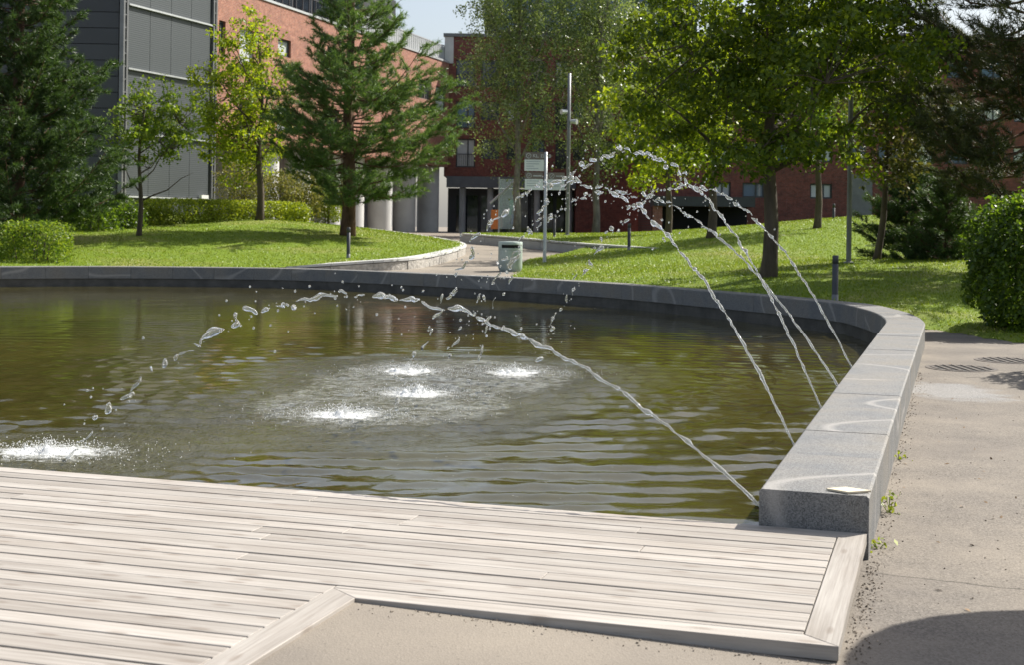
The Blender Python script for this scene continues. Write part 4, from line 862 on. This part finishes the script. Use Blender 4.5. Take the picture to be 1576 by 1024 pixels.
shrub('tall_bush', 'unseen tall bush added beside the path for its leafy shadow', (7.25, 15.2, 0), (.8, .9, 1.1), 9000, .085, 'bush', 0, 3.2, lump=.07, fill=.3)  # out of view, added so that its leafy shadow falls on the path
# small weeds at the foot of the wall
def weed(px, py, n, hgt, label):
    x, y = G(px, py, 0); t = thing('weed', label, 'weed', (x, y, 0)); C = np.stack([rng.normal(0, .03, n), rng.normal(0, .04, n), rng.random(n) * hgt], 1)
    st = MB()
    for i in range(5): st.tube([(0, 0, -.01), tuple(C[i] * np.array([.6, .6, .6])), tuple(C[i])], [.003, .002, .001], 4)
    st.build('stem', MT['grass'], t); link('leaves', npmesh('leaves', leaf_verts(C, .03, .6), 4), MT['hedge'], t)
weed(1368, 790, 46, .13, 'small green weed at the foot of the first wall blocks'); weed(1383, 708, 16, .06, 'tiny green sprig at a joint of the pool wall'); weed(1352, 845, 14, .05, 'tiny seedling at the near corner of the pool wall')
# grit and crumbs collected along the wall foot, the deck edge and over the path
def grit(n):
    V = []; base = np.array([(1, 0, 0), (-1, 0, 0), (0, 1, 0), (0, -1, 0), (0, 0, 1), (0, 0, -1)], float); F8 = [(0, 2, 4), (2, 1, 4), (1, 3, 4), (3, 0, 4), (2, 0, 5), (1, 2, 5), (3, 1, 5), (0, 3, 5)]
    for i in range(n):
        k = rng.random()
        if k < .35: s = rng.random() * 9; x, y = wallpt(s, -abs(rng.normal(0, .05)) - .005); sz = rng.uniform(.002, .007)
        elif k < .6: p_ = D(-abs(rng.normal(0, .05)) - .005, rng.random() * 1.8); x, y = p_; sz = rng.uniform(.002, .007)
        elif k < .75: p_ = D(rng.uniform(0, 1.75), -abs(rng.normal(0, .05)) - .01); x, y = p_; sz = rng.uniform(.002, .006)
        else: y = rng.uniform(4, 13); x = rng.uniform(.2, .42) * y + .55; sz = rng.uniform(.002, .006)
        z = float(znear(np.array(x), np.array(y))) + sz * .3; Rm = unit(rng.normal(size=(3, 3))); pts = (base * sz * rng.uniform(.6, 1.3, (6, 1))) @ Rm.T + np.array([x, y, z])
        for f in F8: V += [pts[f[0]], pts[f[1]], pts[f[2]]]
    tag(link('gravel', npmesh('gravel', np.array(V), 3), M('grit', (.24, .20, .16), .9, .7, 60, 0)), 'loose grit and crumbs along the wall foot and deck edge', 'gravel', kind='stuff')
grit(1300)
yl = 4.2 + 12 * rng.random(90) ** 1.5; xl = .52 + yl * rng.uniform(.21, .40, 90)
LQ = np.stack([xl, yl, znear(xl, yl) + .006], 1); lv = leaf_verts(LQ, .035, 4.0, .4)
tag(link('leaf_litter', npmesh('leaf_litter', lv, 4), M('dry_leaf', (.20, .13, .07), .8, .5, 30, 0)), 'dry leaf bits scattered on the path', 'litter', kind='stuff')
# ================================================================== FOUNTAIN
NOZ = [(.08, .2, (-3.28, 10.24), 1.11), (1.79, .19, (-1.05, 12.65), 1.88), (3.59, .17, (-.48, 14.33), 2.2), (4.90, .24, (-.84, 16.47), 1.88), (6.5, .23, (.27, 16.41), 1.98)]
wi = Vector((1.196, 6.627)); lbs = ['lowest water jet arcing from the end block towards the deck', 'water jet rising from the second nozzle along the wall', 'highest water jet arcing up in front of the trees', 'water jet crossing the highest one low over the wall', 'water jet from the nozzle furthest along the straight wall']
for (s, nz, land, apex), lb in zip(NOZ, lbs):
    n0 = wi + wd * s; v = math.sqrt(2 * 9.81 * (apex - nz)); T_ = v / 9.81 + math.sqrt(2 * 9.81 * (apex - WATER)) / 9.81
    def pos(t):
        f_ = t / T_; return np.array([n0.x + (land[0] - n0.x) * f_, n0.y + (land[1] - n0.y) * f_, nz + v * t - 4.905 * t * t])
    t_ = thing('water_jet', lb, 'water jet', (n0.x, n0.y, 0), 'five water jets of the fountain'); mb = MB(); org = np.array([n0.x, n0.y, 0])
    ph_ = rng.random(8) * 6.28; fb = .26            # unbroken rope up to fb of the flight, then separate blobs
    kn = rng.normal(size=(3, 2000)); kx_ = np.arange(2000)
    def vn(tt, fr, ch): return np.interp(tt * fr % 1990, kx_, kn[ch])
    def wob(tt, amp): return np.array([vn(tt, 70, 0) + .5 * vn(tt, 170, 1), vn(tt + 9, 70, 1) + .5 * vn(tt, 170, 2), vn(tt + 5, 70, 2) + .5 * vn(tt, 170, 0)]) * amp
    n = int(T_ * fb / .0016); pts = []; rad = []
    for i in range(n + 1):
        tt = T_ * fb * i / n; f_ = tt / T_; pts.append(pos(tt) + wob(tt, .0015 + .028 * f_) - org)
        rad.append(max(.003, (.0078 + .007 * f_) * (1 + min(1, .35 + f_ * 4) * (.36 * vn(tt, 140, 0) + .3 * vn(tt, 300, 1)))))
    mb.tube(pts, rad, 7); mb.build('stream', MT['drops'], t_, smooth=True); mb = MB()
    t = T_ * fb
    while t < T_ * .985:
        f_ = t / T_; seg = rng.uniform(.004, .030) * (1.2 - .6 * f_) * (.5 + rng.random()); gap = (f_ - fb + .03) * .017 * rng.uniform(.05, 2.0); m = max(6, int(seg / .0018)); amp = .008 + .024 * (f_ - fb)
        jo = rng.normal(0, .006 + .030 * (f_ - fb), 3); pts = []; rad = []; base_r = rng.uniform(.006, .0135) * (1 + .5 * f_)
        for i in range(m + 1):
            tt = t + seg * i / m; e = math.sin(3.1416 * (i + .15) / (m + .3)) ** .6; pts.append(pos(min(tt, T_)) + jo + wob(tt, amp) - org)
            rad.append(max(.002, base_r * (.25 + .75 * e) * (1 + .45 * vn(tt, 150, 2))))
        mb.tube(pts, rad, 7)
        for q_ in range(int(rng.integers(0, 2))):      # satellites
            c = pos(min(t + seg * rng.random(), T_)) + jo + rng.normal(0, .03, 3) - org; r_ = rng.uniform(.003, .008); mb.tube([c - np.array([0, 0, r_]), c - np.array([0, 0, r_ * .5]), c + np.array([0, 0, r_ * .5]), c + np.array([0, 0, r_])], [r_ * .2, r_ * .9, r_ * .9, r_ * .2], 6)
        t += seg + gap
    for i in range(70):
        t = T_ * rng.uniform(.15, .98) ** .8; c = pos(t) + rng.normal(0, .04 + .09 * t / T_, 3) - org; r_ = rng.uniform(.003, .010); mb.tube([c - np.array([0, 0, r_]), c - np.array([0, 0, r_ * .5]), c + np.array([0, 0, r_ * .5]), c + np.array([0, 0, r_])], [r_ * .2, r_ * .9, r_ * .9, r_ * .2], 6)
    tag(mb.build('droplets', MT['drops'], t_, smooth=True), None, kind='stuff')
sl_ = ['foaming splash close beside the deck edge', 'foaming splash in the ripple ring closest to the deck', 'foaming splash in the middle of the ripple ring', 'foaming splash in the ripple ring farthest from deck and straight wall', 'foaming splash in the ripple ring closest to the straight wall']
for i, ((cx, cy), lb) in enumerate(zip(SPL, sl_)):
    t_ = thing('splash', lb, 'splash', (cx, cy, WATER), 'foaming splashes where the jets land'); wide = (.40, .36, .36, .40, .38)[i]; n = 46
    g = np.linspace(-1, 1, n); X, Y = np.meshgrid(g, g); rr = np.hypot(X, Y)
    nz_ = rng.normal(size=(n, n)); sm_ = nz_.copy()
    for _ in range(2): sm_ = (sm_ + np.roll(sm_, 1, 0) + np.roll(sm_, -1, 0) + np.roll(sm_, 1, 1) + np.roll(sm_, -1, 1)) / 5
    sm_ /= sm_.std(); hgt = np.exp(-(rr / .5) ** 2) * (.016 + .016 * np.abs(sm_) + .010 * nz_) + .006 * sm_ * np.exp(-(rr / .8) ** 2) - .012 - .03 * np.clip(rr - .4, 0, 1)
    V = np.stack([X * wide * 1.3, Y * wide * 1.0, hgt - .004], -1).reshape(-1, 3); idx = np.arange(n * n).reshape(n, n); q = np.stack([idx[:-1, :-1], idx[:-1, 1:], idx[1:, 1:], idx[1:, :-1]], -1).reshape(-1, 4)
    me = bpy.data.meshes.new('foam'); me.from_pydata(V.tolist(), [], q.tolist()); me.update(); me.polygons.foreach_set('use_smooth', [True] * len(me.polygons)); link('foam', me, MT['foam'], t_)
    mb = MB()
    for k in range(1500):
        a = rng.random() * 6.28; r0 = abs(rng.normal(0, .6)) ** 1.3 * wide * 1.6; c = np.array([math.cos(a) * r0 * 1.2, math.sin(a) * r0 * .8, abs(rng.normal(0, .05)) * math.exp(-r0 / wide * .8) + .002]); r_ = rng.uniform(.0015, .0055)
        mb.tube([c - np.array([0, 0, r_]), c, c + np.array([0, 0, r_])], [r_ * .25, r_, r_ * .25], 5)
    tag(mb.build('spray', MT['foam'], t_, smooth=True), None, kind='stuff')
